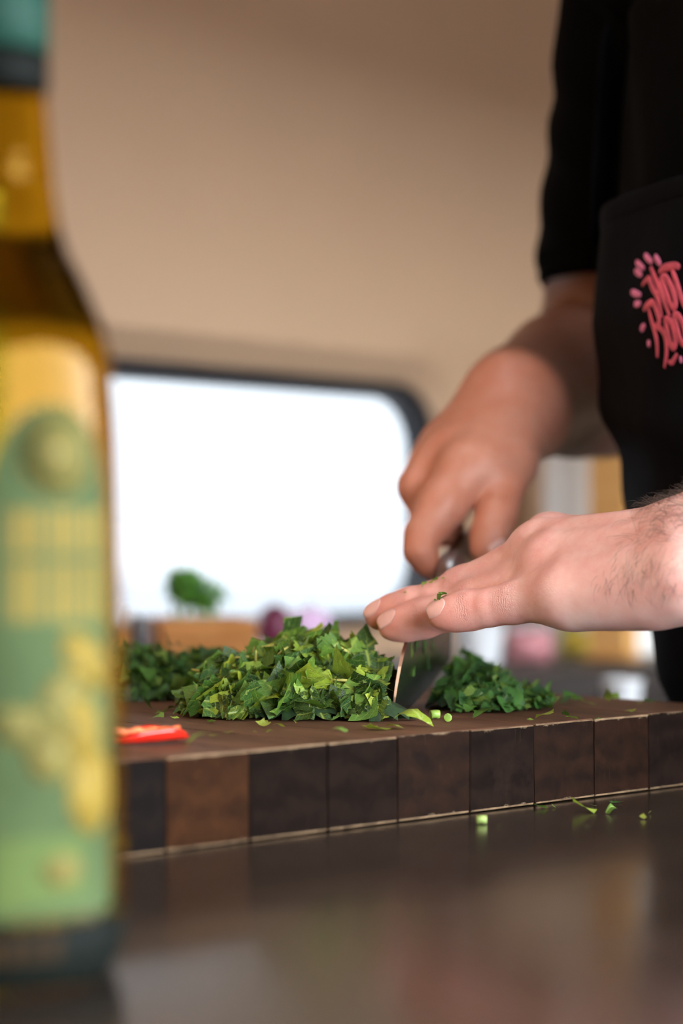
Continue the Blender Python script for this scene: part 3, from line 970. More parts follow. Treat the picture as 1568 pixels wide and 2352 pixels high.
def surface_nets(body, h, B=16, extra=None):
    lo, hi = body.bounds(3 * h)
    n = np.ceil((hi - lo) / h).astype(int)
    nb = (n + B - 1) // B
    n = nb * B
    Fv = np.full((n[0] + 1, n[1] + 1, n[2] + 1), 1.0, np.float32)
    ctr = [lo[i] + (np.arange(nb[i]) + .5) * B * h for i in range(3)]
    cg = np.stack(np.meshgrid(*ctr, indexing='ij'), -1).reshape(-1, 3)
    cd = body.ev(cg)
    rad = B * h * math.sqrt(3) / 2
    ids = np.stack(np.meshgrid(*[np.arange(k) for k in nb], indexing='ij'), -1).reshape(-1, 3)
    ax = [np.arange(B + 1) * h] * 3
    off = np.stack(np.meshgrid(*ax, indexing='ij'), -1).reshape(-1, 3)
    for c, d, b in zip(cg, cd, ids):
        s = tuple(slice(b[i] * B, b[i] * B + B + 1) for i in range(3))
        if d < -rad - .012: Fv[s] = -1.0; continue
        if d > rad + .012: continue
        o = lo + b * B * h
        x = body.ev(off + o, (c, rad))
        if x is None: continue
        Fv[s] = x.reshape(B + 1, B + 1, B + 1)
    # vertices
    C = [Fv[i:n[0] + i, j:n[1] + j, k:n[2] + k] for i in (0, 1) for j in (0, 1) for k in (0, 1)]
    neg = sum((c < 0).astype(np.int8) for c in C)
    cells = np.argwhere((neg > 0) & (neg < 8))
    vid = np.full(tuple(n), -1, np.int64)
    vid[tuple(cells.T)] = np.arange(len(cells))
    corner = np.array([(i, j, k) for i in (0, 1) for j in (0, 1) for k in (0, 1)], float)
    vals = np.stack([c[tuple(cells.T)] for c in C], -1).astype(float)
    acc = np.zeros((len(cells), 3)); cnt = np.zeros(len(cells))
    for a in range(8):
        for b in range(a + 1, 8):
            if abs(corner[a] - corner[b]).sum() != 1: continue
            m = (vals[:, a] < 0) != (vals[:, b] < 0)
            t = vals[m, a] / (vals[m, a] - vals[m, b])
            acc[m] += corner[a] + t[:, None] * (corner[b] - corner[a]); cnt[m] += 1
    V = lo + (cells + acc / cnt[:, None]) * h
    quads = []
    for axn in range(3):
        u, w = [(1, 2), (2, 0), (0, 1)][axn]
        sl0 = [slice(0, n[i]) for i in range(3)]
        a0 = Fv[tuple(slice(0, n[i]) for i in range(3))]
        s1 = [slice(0, n[i]) for i in range(3)]; s1[axn] = slice(1, n[axn] + 1)
        a1 = Fv[tuple(s1)]
        e = np.argwhere((a0 < 0) != (a1 < 0))
        e = e[(e[:, u] > 0) & (e[:, w] > 0)]
        flip = a0[tuple(e.T)] < 0
        du = np.zeros(3, int); du[u] = 1; dw = np.zeros(3, int); dw[w] = 1
        q = np.stack([vid[tuple((e - du - dw).T)], vid[tuple((e - dw).T)], vid[tuple(e.T)], vid[tuple((e - du).T)]], -1)
        q[~flip] = q[~flip][:, ::-1]
        quads.append(q)
    Q = np.concatenate(quads)
    Q = Q[(Q >= 0).all(1)]
    # light smoothing
    for _ in range(2):
        sm = np.zeros_like(V); ct_ = np.zeros(len(V))
        for a in range(4):
            b = (a + 1) % 4
            np.add.at(sm, Q[:, a], V[Q[:, b]]); np.add.at(ct_, Q[:, a], 1)
            np.add.at(sm, Q[:, b], V[Q[:, a]]); np.add.at(ct_, Q[:, b], 1)
        V = V * .5 + .5 * sm / np.maximum(ct_, 1)[:, None]
    return V, Q

def J(px, py, z, rpx):
    return (P(px, py, z), rpx * z / FPX)

Fd = Vector((-.95, -.312, 0)).normalized(); Rd = Vector((Fd.y, -Fd.x, 0))      # the cook faces Fd; Rd is his right
TC = Vector((.288, 1.213, 0))
def bp(f_, r_, z): return TC + Fd * f_ + Rd * r_ + UP * z
# ---- left arm and hand (flat on the knife spine)
L = Body()
fing = {
 'middle': [J(1240, 1262, 1.060, 56), J(1160, 1306, 1.071, 47), J(1065, 1350, 1.083, 47), J(1000, 1376, 1.090, 41), J(945, 1393, 1.096, 41), J(905, 1404, 1.101, 39), J(872, 1414, 1.104, 35)],
 'ring':   [J(1268, 1300, 1.038, 62), J(1180, 1344, 1.052, 48), J(1090, 1380, 1.067, 47), J(1030, 1404, 1.075, 43), J(975, 1420, 1.081, 44), J(932, 1431, 1.085, 41), J(903, 1437, 1.087, 36)],
 'pinky':  [J(1300, 1367, 1.014, 60), J(1240, 1377, 1.022, 48), J(1180, 1385, 1.031, 46), J(1125, 1394, 1.037, 43), J(1080, 1402, 1.043, 44), J(1042, 1408, 1.046, 41), J(1015, 1411, 1.048, 36)],
 'index':  [J(1262, 1240, 1.084, 54), J(1180, 1300, 1.098, 45), J(1110, 1340, 1.106, 44), J(1040, 1374, 1.113, 38), J(1000, 1393, 1.116, 38), J(965, 1405, 1.119, 36), J(938, 1412, 1.120, 31)],
}
wr = [J(1600, 1325, .968, 92), J(1600, 1265, .985, 100), J(1605, 1245, 1.005, 92)]
L.add([(fing['pinky'][0][0], P(1575, 1335, .972), fing['pinky'][0][1], 80 * .97 / FPX),
       (P(1330, 1376, 1.010), P(1500, 1372, .985), 58 * 1.0 / FPX, 66 * .98 / FPX),
       (fing['ring'][0][0], P(1590, 1275, .982), fing['ring'][0][1], 92 * .98 / FPX),
       (fing['middle'][0][0], P(1590, 1238, .996), fing['middle'][0][1], 84 * .99 / FPX),
       (fing['index'][0][0], P(1600, 1245, 1.016), fing['index'][0][1], 78 * 1.0 / FPX)], .016, .012)
for k, fc in (('index', .006), ('middle', .006), ('ring', .006), ('pinky', .006)):
    pts = fing[k]
    L.chain(pts[:3], .004, .010)
for k in ('index', 'middle', 'ring', 'pinky'):
    L.chain(fing[k][1:], .004, .0016)
# thumb, tucked behind the palm
L.chain([J(1500, 1330, 1.02, 70), J(1350, 1345, 1.075, 58), J(1240, 1368, 1.10, 48), J(1160, 1392, 1.115, 40)], .006, .008)
# tendons on the back of the hand
dors = Vector((0, -.62, .78))
for k, tgt in (('middle', (1500, 1232, .999)), ('ring', (1500, 1268, .992)), ('pinky', (1480, 1320, .985))):
    a, ra = fing[k][0]
    t = P(*tgt)
    da = a + dors * (ra * .86)
    L.add([(da, da.lerp(t + dors * .0135, .75), .0050, .0026)], .003, .006)
# knuckle pads
for k in ('middle', 'ring', 'pinky'):
    a, ra = fing[k][0]
    L.add([(a + dors * ra * .35, a + dors * ra * .30 + Vector((-.004, 0, -.001)), ra * (.74 if k != 'pinky' else .66), ra * (.70 if k != 'pinky' else .62))], .003, .008)
for k in ('middle', 'ring', 'pinky', 'index'):
    for q in (2, 4):
        a, ra = fing[k][q]
        L.add([(a + dors * ra * .18, a + dors * ra * .18 + Vector((-.003, .0015, -.001)), ra * .90, ra * .88)], .003, .003)
wristL = P(1625, 1270, .985)
elbL = Vector((.405, .945, 1.105)); shL = bp(.035, -.185, 1.365)
L.add([(P(1590, 1318, .972), wristL.lerp(elbL, .25) + Vector((0, -.008, -.002)), .0165, .024),
       (P(1590, 1250, .995), wristL.lerp(elbL, .25) + Vector((0, .008, .012)), .0190, .028),
       (wristL.lerp(elbL, .25), wristL.lerp(elbL, .62), .034, .044), (wristL.lerp(elbL, .62), elbL, .044, .043)], .016, .016)
L.add([(elbL, elbL.lerp(shL, .5), .043, .050), (elbL.lerp(shL, .5), elbL.lerp(shL, .9), .050, .046)], .02, .02)

# ---- right arm and hand (gripping the handle)
Rb = Body()
wR = P(1196, 930, 1.322); elR = P(1378, 885, 1.535); shR = bp(.030, .176, 1.355)
rf = {
 'index':  [J(1075, 1078, 1.262, 66), J(1015, 1160, 1.248, 58), J(970, 1230, 1.238, 42), J(963, 1266, 1.232, 36), J(982, 1297, 1.234, 27), J(992, 1312, 1.238, 21)],
 'middle': [J(1030, 1050, 1.285, 62), J(985, 1085, 1.280, 52), J(960, 1118, 1.275, 46), J(985, 1190, 1.268, 40), J(1020, 1225, 1.272, 34)],
 'ring':   [J(1025, 1030, 1.310, 58), J(985, 1070, 1.305, 48), J(962, 1110, 1.302, 42), J(990, 1180, 1.300, 38), J(1035, 1210, 1.302, 33)],
 'pinky':  [J(1045, 1010, 1.333, 52), J(1005, 1055, 1.330, 42), J(985, 1095, 1.328, 38), J(1010, 1150, 1.328, 34), J(1045, 1180, 1.330, 30)],
}
Rb.add([(rf['index'][0][0], P(1190, 935, 1.325), rf['index'][0][1], 100 * 1.32 / FPX),
        (rf['middle'][0][0], P(1180, 920, 1.335), rf['middle'][0][1], 92 * 1.33 / FPX),
        (rf['ring'][0][0], P(1185, 925, 1.345), rf['ring'][0][1], 86 * 1.34 / FPX),
        (rf['pinky'][0][0], P(1190, 930, 1.352), rf['pinky'][0][1], 80 * 1.35 / FPX),
        (P(1120, 1075, 1.262), P(1185, 985, 1.300), 54 * 1.26 / FPX, 64 * 1.3 / FPX)], .016, .014)
for k in ('index', 'middle', 'ring', 'pinky'):
    Rb.chain(rf[k][:3], .004, .009)
    Rb.chain(rf[k][1:], .005, .0016)
th = [J(1180, 1000, 1.300, 62), J(1176, 1070, 1.275, 54), J(1158, 1130, 1.258, 46), J(1138, 1188, 1.242, 46), J(1122, 1232, 1.234, 42), J(1108, 1262, 1.230, 30)]
Rb.chain(th[:3], .006, .012); Rb.chain(th[2:], .005, .002)
md = P(1312, 882, 1.445)
Rb.add([(wR + Vector((-.006, 0, .007)), md + Vector((-.006, 0, .006)), .0255, .041), (wR + Vector((.006, 0, -.007)), md + Vector((.004, 0, -.006)), .0255, .041), (md, elR, .046, .047)], .014, .016)
Rb.add([(elR, elR.lerp(shR, .5), .047, .052), (elR.lerp(shR, .5), elR.lerp(shR, .9), .050, .046)], .02, .02)

# ---- torso, head and legs (mostly under clothes)
T = Body()
T.add([(bp(-.06, -.07, .95), bp(-.06, .07, .95), .085, .085), (bp(0, -.055, 1.12), bp(0, .055, 1.12), .085, .085), (bp(0, -.07, 1.27), bp(0, .07, 1.27), .095, .095), (bp(-.015, -.11, 1.355), bp(-.015, .11, 1.355), .036, .036),
       (bp(-.05, -.07, .95), bp(0, -.055, 1.12), .08, .085), (bp(-.05, .07, .95), bp(0, .055, 1.12), .08, .085)], .05, .03)
T.add([(bp(-.01, 0, 1.38), bp(.02, 0, 1.50), .056, .054)], .02, .03)
for sgn in (-1, 1):
    T.add([(bp(-.07, sgn * .085, .90), bp(-.07, sgn * .10, .50), .072, .052), (bp(-.07, sgn * .10, .50), bp(-.08, sgn * .105, .09), .052, .036), (bp(-.08, sgn * .105, .05), bp(.08, sgn * .115, .035), .034, .026)], .03, .03)
HDc = bp(.045, 0, 1.60)
T.add([(HDc + UP * .03 - Fd * .015, HDc - UP * .045 + Fd * .02, .083, .062), (HDc + UP * .04 - Fd * .045, HDc + UP * .03, .078, .08)], .03, .025)
T.add([(HDc + Fd * .088 + UP * .012, HDc + Fd * .106 - UP * .022, .010, .014)], .01, .008)          # nose
T.add([(HDc + Fd * .078 - UP * .052 - Rd * .018, HDc + Fd * .078 - UP * .052 + Rd * .018, .008, .008)], .01, .006)   # lips
for sgn in (-1, 1):
    T.add([(HDc + Rd * sgn * .080 + UP * .015 - Fd * .01, HDc + Rd * sgn * .078 - UP * .025 - Fd * .005, .012, .008)], .01, .004)  # ears
    T.add([(HDc + Fd * .080 + Rd * sgn * .015 + UP * .026, HDc + Fd * .070 + Rd * sgn * .045 + UP * .024, .010, .008)], .01, .008)  # brows

def build_person():
    VL, QL = surface_nets(L, .0013)
    VR, QR = surface_nets(Rb, .0022)
    VT, QT = surface_nets(T, .007)
    V = np.concatenate([VL, VR, VT]); Q = np.concatenate([QL, QR + len(VL), QT + len(VL) + len(VR)])
    me = bpy.data.meshes.new('person')
    me.vertices.add(len(V)); me.vertices.foreach_set('co', V.astype(np.float32).ravel())
    me.loops.add(len(Q) * 4); me.loops.foreach_set('vertex_index', Q.astype(np.int32).ravel())
    me.polygons.add(len(Q)); me.polygons.foreach_set('loop_start', np.arange(len(Q), dtype=np.int32) * 4)
    me.polygons.foreach_set('loop_total', np.full(len(Q), 4, np.int32))
    me.polygons.foreach_set('use_smooth', np.ones(len(Q), bool))
    me.update(calc_edges=True); me.validate()
    # skin attributes
    red = np.zeros(len(V)); cr = np.zeros(len(V)); cm = np.zeros(len(V)); shade_tan = np.zeros(len(V)); pale = np.zeros(len(V))
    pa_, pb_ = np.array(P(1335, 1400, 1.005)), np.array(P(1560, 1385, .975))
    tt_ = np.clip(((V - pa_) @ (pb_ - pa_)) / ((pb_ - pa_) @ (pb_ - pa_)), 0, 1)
    pale = np.exp(-(np.linalg.norm(V - pa_ - tt_[:, None] * (pb_ - pa_), axis=1) / .017) ** 2)  # bright light on the hand's outer edge, painted as paler skin
    dv = np.array(dors)
    for k, pts in fing.items():
        for q, wid, amt in ((0, .007, .30), (2, .0055, 1.0), (4, .0030, .8)):
            c = np.array(pts[q][0]); r = pts[q][1]
            ax = np.array((pts[q + 1][0] - pts[max(q - 1, 0)][0]).normalized())
            rel = V - c
            al = rel @ ax
            near = 1 - np.clip((np.linalg.norm(rel, axis=1) / r - 1.1) / .7, 0, 1)
            up = np.clip((rel @ dv) / r, 0, 1)
            m = np.exp(-(al / wid) ** 2) * near * np.clip(up * 1.6, 0, 1) * amt
            better = m > cm
            cm = np.where(better, m, cm); cr = np.where(better, al, cr)
            red = np.maximum(red, np.exp(-(al / .008) ** 2) * near * .30)
        tip = np.array(pts[-1][0])
        red = np.maximum(red, .75 * np.exp(-(np.linalg.norm(V - tip, axis=1) / .017) ** 2))
        for q in range(1, 6):                 # undersides of the fingers
            c = np.array(pts[q][0]); r = pts[q][1]
            rel = V - c
            red = np.maximum(red, .55 * np.exp(-(np.linalg.norm(rel, axis=1) / (1.6 * r)) ** 4) * np.clip(-(rel @ dv) / r, 0, 1))
    nl = len(VL); nr_ = len(VR)
    for k, pts in list(rf.items()) + [('thumb', th)]:
        for q in range(len(pts)):
            c = np.array(pts[q][0])
            red = np.maximum(red, .40 * np.exp(-(np.linalg.norm(V - c, axis=1) / .014) ** 2))
    # right arm: tan and dark hair, with forearm shadow and warm light painted in
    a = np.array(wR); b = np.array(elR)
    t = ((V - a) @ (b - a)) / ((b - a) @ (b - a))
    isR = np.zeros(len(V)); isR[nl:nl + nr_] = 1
    shade_tan = isR * np.clip((t + .30) * 3.0, .70, .94)
    red[nl + nr_:] = 0.1
    for nm, arr in (('red', red), ('crease', cr), ('creasemask', cm), ('tan', shade_tan), ('pale', pale)):
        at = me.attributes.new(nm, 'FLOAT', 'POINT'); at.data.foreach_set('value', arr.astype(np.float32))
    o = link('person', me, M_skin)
    tag(o, 'person in black t-shirt and dark apron pressing a knife into herbs with both hands', 'person')
    return o, V, Q, nl, nr_
person, PV, PQ, NL, NR = build_person()
bvh = BVHTree.FromPolygons([Vector(x) for x in PV], [tuple(int(i) for i in q) for q in PQ if q[0] < NL + NR])

# fingernails follow the skin
def nail(pts, dorsal, length=.0115, width=.0098, shift=.0015, amount=1.0):
    tip = pts[-1][0]; r = pts[-1][1]
    ax = (pts[-1][0] - pts[-3][0]).normalized()
    d = (dorsal - ax * dorsal.dot(ax)).normalized()
    sd = ax.cross(d)
    end = tip + ax * (r * .62 + shift)
    nu, nv = 12, 12
    V, F = [], []
    for j in range(nv + 1):
        t = j / nv
        for i in range(nu + 1):
            a = -1 + 2 * i / nu
            # rounded free edge and cuticle
            e0 = .0016 * a * a; e1 = length - .0030 * a * a
            wv = width / 2 * (.90 + .10 * math.sin(t * math.pi))
            p = end - ax * (e0 + (e1 - e0) * t) + sd * (a * wv)
            hit = bvh.ray_cast(p + d * .02, -d, .05)
            q = hit[0] if hit[0] is not None else p
            lift = .00045 * (1 - .55 * t) * (1 - a * a * .35) + .0001
            V.append(q + d * lift)
    # keep the free edge from wrapping down over the tip: level it with the plate
    for i in range(nu + 1):
        ref = V[4 * (nu + 1) + i]; ref2 = V[7 * (nu + 1) + i]
        for j in range(4):
            lin = ref + (ref - ref2) * ((4 - j) / 3)
            V[j * (nu + 1) + i] = V[j * (nu + 1) + i].lerp(lin, .55)
    for j in range(nv):
        for i in range(nu):
            o = j * (nu + 1) + i
            F.append((o, o + nu + 1, o + nu + 2, o + 1))
    me = pyd('nail', V, F)
    o = link('fingernail', me, M_nail, person, True)
    m = o.modifiers.new('solid', 'SOLIDIFY'); m.thickness = .0004; m.offset = 0
    return o
nail(fing['middle'], Vector((.0, -.70, .71)))
nail(fing['ring'], Vector((.0, -.76, .65)))
nail(fing['pinky'], Vector((.0, -.84, .54)), .0110, .0098)
nail(fing['index'], Vector((.0, -.45, .89)))
nail(th, Vector((.90, -.40, .1)), .011, .010, -.001)

# fine hairs on the back of the left hand, the wrist and the forearm
def arm_hairs():
    mesh = person.data
    V, F = [], []
    nrm = [None] * NL
    cand = []
    ang_n = np.zeros((NL, 3))
    q = PQ[(PQ < NL).all(1)]
    fn = np.cross(PV[q[:, 2]] - PV[q[:, 0]], PV[q[:, 3]] - PV[q[:, 1]])
    for a in range(4): np.add.at(ang_n, q[:, a], fn)
    ln = np.linalg.norm(ang_n, axis=1); ang_n /= np.maximum(ln, 1e-12)[:, None]
    if (ang_n[:, 2] * (PV[:NL, 2] - PV[:NL, 2].mean())).mean() < 0: ang_n = -ang_n
    Pn = PV[:NL]
    px = 784 + FPX * Pn[:, 0] / Pn[:, 1]; py = 1227 - FPX * (Pn[:, 2] - CAMZ) / Pn[:, 1]
    facing = (ang_n @ np.array((0, -.5, .86)))
    dens = np.zeros(NL)
    band = np.exp(-((py - (1300 + (px - 1460) * -.10)) / 62.0) ** 2) * np.clip((px - 1375) / 80, 0, 1)
    patch = np.exp(-((px - 1395) / 22.0) ** 2 - ((py - 1340) / 20.0) ** 2) * 1.5
    topw = np.clip((px - 1470) / 60, 0, 1.0) * (py < 1230) * 1.1
    fore = (px > 1545) * (px < 1800) * 1.0
    dens = (np.maximum(np.maximum(band * .9, patch), np.maximum(topw, fore * .6))) * (facing > .05)
    dens[px > 1800] = 0
    pr = dens / dens.sum()
    ids = rng.choice(NL, 1500, p=pr)
    for i in ids:
        p = Vector(Pn[i]); n = Vector(ang_n[i])
        x, y = px[i], py[i]
        hd = Vector((-.25, -.35, -.85)) if y > 1250 else Vector((-.7, -.1, .25))
        hd = hd + Vector((random.gauss(0, .35), random.gauss(0, .3), random.gauss(0, .35)))
        t = (hd - n * hd.dot(n)).normalized()
        Lh = random.uniform(.0035, .0075) if y > 1230 else random.uniform(.005, .010)
        lift = random.uniform(.10, .45) if y > 1230 else random.uniform(.35, .9)
        c = Vector((random.gauss(0, .25), random.gauss(0, .25), random.gauss(0, .25)))
        pts = [p - n * .0002, p + (t + n * lift) * Lh * .35, p + (t + n * lift * .8 + c * .4) * Lh * .7, p + (t * 1.05 + n * lift * .35 + c) * Lh]
        v, f = tube(pts, [.00006, .000056, .000048, .00002], 3)
        b = len(V)
        V += v; F += [tuple(k + b for k in z) for z in f]
    o = link('arm_hair', pyd('hair', V, F), M_hair, person)
    tag(o, 'fine dark hairs on the left wrist', kind='stuff')
arm_hairs()
# crumbs of herb on the fingers
def on_skin(px, py):
    o = Vector((0, 0, CAMZ)); d = (P(px, py, 1.0) - o).normalized()
    return bvh.ray_cast(o, d, 3)
for px, py, sz in [(1010, 1376, .005), (1018, 1370, .0055), (1003, 1380, .004), (988, 1338, .005), (1000, 1332, .004), (975, 1342, .0035), (930, 1362, .002), (972, 1348, .0018), (1020, 1328, .0022)]:
    h = on_skin(px, py)
    if h[0] is None: continue
    me = piece_mesh('crumb', leaf_piece(int(px), sz, False, .9, 3, 3), M_scrap)
    o = link('herb_scrap', me)
    R = rand_rot(h[1] + UP * .6, .4)
    zmin = min((R @ vv.co).dot(h[1]) for vv in me.vertices)
    o.location = h[0] + h[1] * (.0001 - zmin * .8); o.rotation_euler = R.to_euler()
    tag(o, 'tiny green herb scrap clinging to the fingers on the blade', 'herb scrap', 'herb scraps on the fingers')

# ---- clothes
SECT = [(.50, .118, .170, -.085), (.80, .118, .170, -.085), (.885, .115, .168, -.075), (.945, .110, .166, -.034), (1.04, .112, .160, -.014), (1.10, .116, .160, -.008), (1.15, .120, .163, -.004), (1.25, .116, .170, -.008), (1.33, .108, .172, -.006), (1.385, .082, .150, -.015), (1.43, .060, .09, -.012)]
def sect(z):
    zs = [s[0] for s in SECT]
    return tuple(float(np.interp(z, zs, [s[k] for s in SECT])) for k in (1, 2, 3))
def torso_pt(phi, z, off):
    a, b, f0 = sect(z)
    return bp(f0 + (a + off) * math.cos(phi), (b + off) * math.sin(phi), z)
def tshirt():
    S = Body()
    prims = []
    zs = np.linspace(.86, 1.37, 12)
    V, F = [], []
    seg = 72; lv = 44
    for j in range(lv + 1):
        z = .86 + (1.435 - .86) * j / lv
        for i in range(seg):
            ph = 2 * math.pi * i / seg
            w = .004 * math.sin(5 * ph + z * 22) * (1 - j / lv) + .0025 * math.sin(11 * ph - z * 40)
            V.append(torso_pt(ph, z, .010 + w))
    for j in range(lv):
        for i in range(seg):
            k = (i + 1) % seg
            F.append((j * seg + i, j * seg + k, (j + 1) * seg + k, (j + 1) * seg + i))
    F.append(tuple(reversed(range(seg)))); F.append(tuple(lv * seg + i for i in range(seg)))
    body_o = link('t_shirt', pyd('shirt', V, F), M_shirt, person, True)
    for nm, a, c, pr in (('r', shR, elR, None), ('l', shL, elbL, None)):
        d = (c - a)
        end = .60 if nm == 'r' else .62
        a0 = a + Vector((0, 0, .022))
        pts = spline([a0 + Rd * (-.06 if nm == 'r' else .06) + UP * .012, a0, a.lerp(c, .18), a.lerp(c, .38), a.lerp(c, end), a.lerp(c, end) - UP * .018, a.lerp(c, end) - UP * .022], 7)
        n = len(pts)
        rr_ = [np.interp(i / (n - 1), [0, .25, .5, .75, 1], [.055, .066, .0615, .0585, .0575]) + .0014 * math.sin(i * 1.1) for i in range(n)]
        v, f = tube(pts, rr_, 32)
        # wrinkles
        link('sleeve', pyd('sleeve', v, f), M_shirt, body_o, True)
    return body_o
shirt = tshirt()

def apron():
    V, F = [], []
    lv, seg = 90, 48
    ZB, ZT = .50, 1.213
    def half(z):
        return math.radians(np.interp(z, [.5, .95, 1.06, 1.13, 1.175, 1.213], [98, 96, 84, 66, 54, 46]))
    def pt(a, z):
        h = half(z)
        ph = a * h
        ztop = z + (z - ZB) / (ZT - ZB) * .0
        fold = .0045 * math.sin(a * 9 + z * 14) * np.interp(z, [.5, 1.0, 1.2], [1.6, 1.0, .25]) + .004 * math.exp(-((z - 1.085 - .03 * a) / .014) ** 2) - .004 * math.exp(-((z - 1.06 - .03 * a) / .016) ** 2)
        flare = 0.0
        p = torso_pt(ph, ztop, .020 + fold + flare)
        return p
    for j in range(lv + 1):
        z = ZB + (ZT - ZB) * j / lv
        for i in range(seg + 1):
            V.append(pt(-1 + 2 * i / seg, z))
    for j in range(lv):
        for i in range(seg):
            o = j * (seg + 1) + i
            F.append((o, o + 1, o + seg + 2, o + seg + 1))
    ap = link('apron', pyd('apron', V, F), M_apron, person, True)
    m = ap.modifiers.new('solid', 'SOLIDIFY'); m.thickness = .0016; m.offset = 0
    # neck straps
    for s in (-1, 1):
        pts = [torso_pt(s * half(ZT) * .94, ZT - .012, .0235)]
        for k in range(1, 9):
            t = k / 8
            z = ZT + (1.405 - ZT) * t
            pts.append(torso_pt(s * math.radians(np.interp(t, [0, 1], [39, 62])), z, .0225 + .006 * t))
        pts = spline(pts, 4)
        nr = [(torso_pt(0, p.z, 0) * 0 + (p - Vector((TC.x, TC.y, p.z)))).normalized() for p in pts]
        v, f = tube(pts, .0125, 10, .09, nr)
        link('apron_strap', pyd('strap', v, f), M_apron, ap, True)
    # hem along the bib top
    pts = [pt(-1 + 2 * i / 40, ZT - .004) for i in range(41)]
    nr = [(p - Vector((TC.x, TC.y, p.z))).normalized() for p in pts]
    v, f = tube([p + n * .001 for p, n in zip(pts, nr)], .006, 8, .18, nr)
    link('apron_hem', pyd('hem', v, f), M_apron, ap, True)
    return ap, BVHTree.FromPolygons(V, F)
ap, apbvh = apron()
def cloth_pt(cx, cy):
    """crop coordinates of the print -> point and normal on the apron"""
    px = 1420 + cx / 7.35; py = 560 + cy / 7.35
    o = Vector((0, 0, CAMZ)); d = (P(px, py, 1.0) - o).normalized()
    h = apbvh.ray_cast(o, d, 4)
    if h[0] is None: return None
    n = h[1] if h[1].dot(d) < 0 else -h[1]
    return h[0] + n * .0011, n
def stroke(name, crop_pts, r0, mat, closed=False, taper=True):
    cp = spline([Vector((x, y, 0)) for x, y in crop_pts], 6, closed) if len(crop_pts) > 2 else [Vector((*crop_pts[0], 0)).lerp(Vector((*crop_pts[1], 0)), t / 6) for t in range(7)]
    if closed: cp.append(cp[0])
    pts, nr = [], []
    for c in cp:
        h = cloth_pt(c.x, c.y)
        if h is None: continue
        pts.append(h[0]); nr.append(h[1])
    if len(pts) < 3: return None
    n = len(pts)
    rad = [r0 * (1 if closed or not taper else (.55 + .45 * math.sin(math.pi * min(1, max(0, i / (n - 1))) ** .8))) for i in range(n)]
    return tube(pts, rad, 8, .22, nr)
def letter(strokes, mat=None, name='letter'):
    V, F = [], []
    for cp, closed, r in strokes:
        s = stroke(name, cp, r, mat, closed)
        if s is None: continue
        b = len(V); V += s[0]; F += [tuple(k + b for k in q) for q in s[1]]
    if V:
        return link(name, pyd(name, V, F), mat or M_logo, ap, True)
R0 = .0019
letter([([(430, 700), (490, 625), (545, 600), (600, 740), (690, 910), (740, 1100), (762, 1240)], False, R0), ([(570, 400), (640, 560), (700, 700), (760, 860), (830, 1060), (890, 1210)], False, R0), ([(650, 870), (700, 845), (770, 840)], False, R0)])
letter([([(765, 560), (830, 580), (915, 720), (985, 950), (960, 1075), (895, 1005), (815, 780), (760, 640)], True, R0)])
letter([([(715, 480), (790, 420), (900, 390), (1000, 375), (1060, 410)], False, R0 * 1.25), ([(930, 440), (990, 610), (1060, 830), (1120, 1010), (1150, 1090)], False, R0)])
letter([([(455, 1110), (530, 1020), (620, 1010), (685, 1160), (715, 1320), (650, 1390)], False, R0 * 1.15), ([(535, 1080), (590, 1300), (650, 1510), (680, 1700), (685, 1920)], False, R0), ([(650, 1390), (760, 1450), (825, 1600), (840, 1820), (805, 2090)], False, R0)])
letter([([(835, 1270), (905, 1310), (960, 1460), (985, 1660), (945, 1750), (890, 1640), (850, 1450), (825, 1330)], True, R0)])
letter([([(985, 1190), (1060, 1240), (1130, 1400), (1170, 1610), (1120, 1690), (1050, 1560), (1005, 1380), (970, 1260)], True, R0)])
letter([([(870, 1985), (930, 2005), (975, 1930), (1015, 1850)], False, R0 * .8)], M_logo)
for a, b in [((470, 190), (600, 320)), ((640, 205), (740, 355)), ((325, 305), (465, 425)), ((305, 455), (425, 535)), ((245, 815), (405, 870)), ((300, 1020), (405, 1010)), ((405, 1450), (475, 1365)), ((540, 1620), (545, 1740)), ((1060, 1950), (1100, 1935))]:
    letter([([a, ((a[0] + b[0]) / 2, (a[1] + b[1]) / 2 + 4), b], False, R0 * 1.05)], M_logo2, 'ray_mark')

# trousers, shoes, hair, eyes (outside the frame, kept simple)
Tr = Body()
Tr.add([(bp(-.065, -.07, .93), bp(-.065, .07, .93), .095, .095)], .03, .03)
for sgn in (-1, 1):
    Tr.add([(bp(-.075, sgn * .085, .88), bp(-.075, sgn * .10, .50), .084, .064), (bp(-.075, sgn * .10, .50), bp(-.08, sgn * .105, .10), .064, .050)], .03, .03)
v_, q_ = surface_nets(Tr, .009)
link('trousers', pyd('trousers', v_, [tuple(int(i) for i in q) for q in q_]), M_trouser, person, True)
for sgn in (-1, 1):
    Sh = Body()
    Sh.add([(bp(-.10, sgn * .105, .042), bp(.09, sgn * .118, .036), .042, .035), (bp(-.09, sgn * .105, .06), bp(-.03, sgn * .11, .06), .044, .038)], .02, .02)
    v_, q_ = surface_nets(Sh, .006)
    v_[:, 2] = np.maximum(v_[:, 2], .001)
    link('shoe', pyd('shoe', v_, [tuple(int(i) for i in q) for q in q_]), M_trouser, person, True)
Hh = Body()
Hh.add([(HDc + UP * .055 - Fd * .03, HDc + UP * .045 - Fd * .055, .082, .084), (HDc + UP * .065 + Fd * .02, HDc + UP * .06 - Fd * .02, .066, .08), (HDc - UP * .02 - Fd * .06, HDc + UP * .03 - Fd * .05, .066, .08)], .03, .03)
v_, q_ = surface_nets(Hh, .007)
link('hair', pyd('hair', v_, [tuple(int(i) for i in q) for q in q_]), M_hair, person, True)
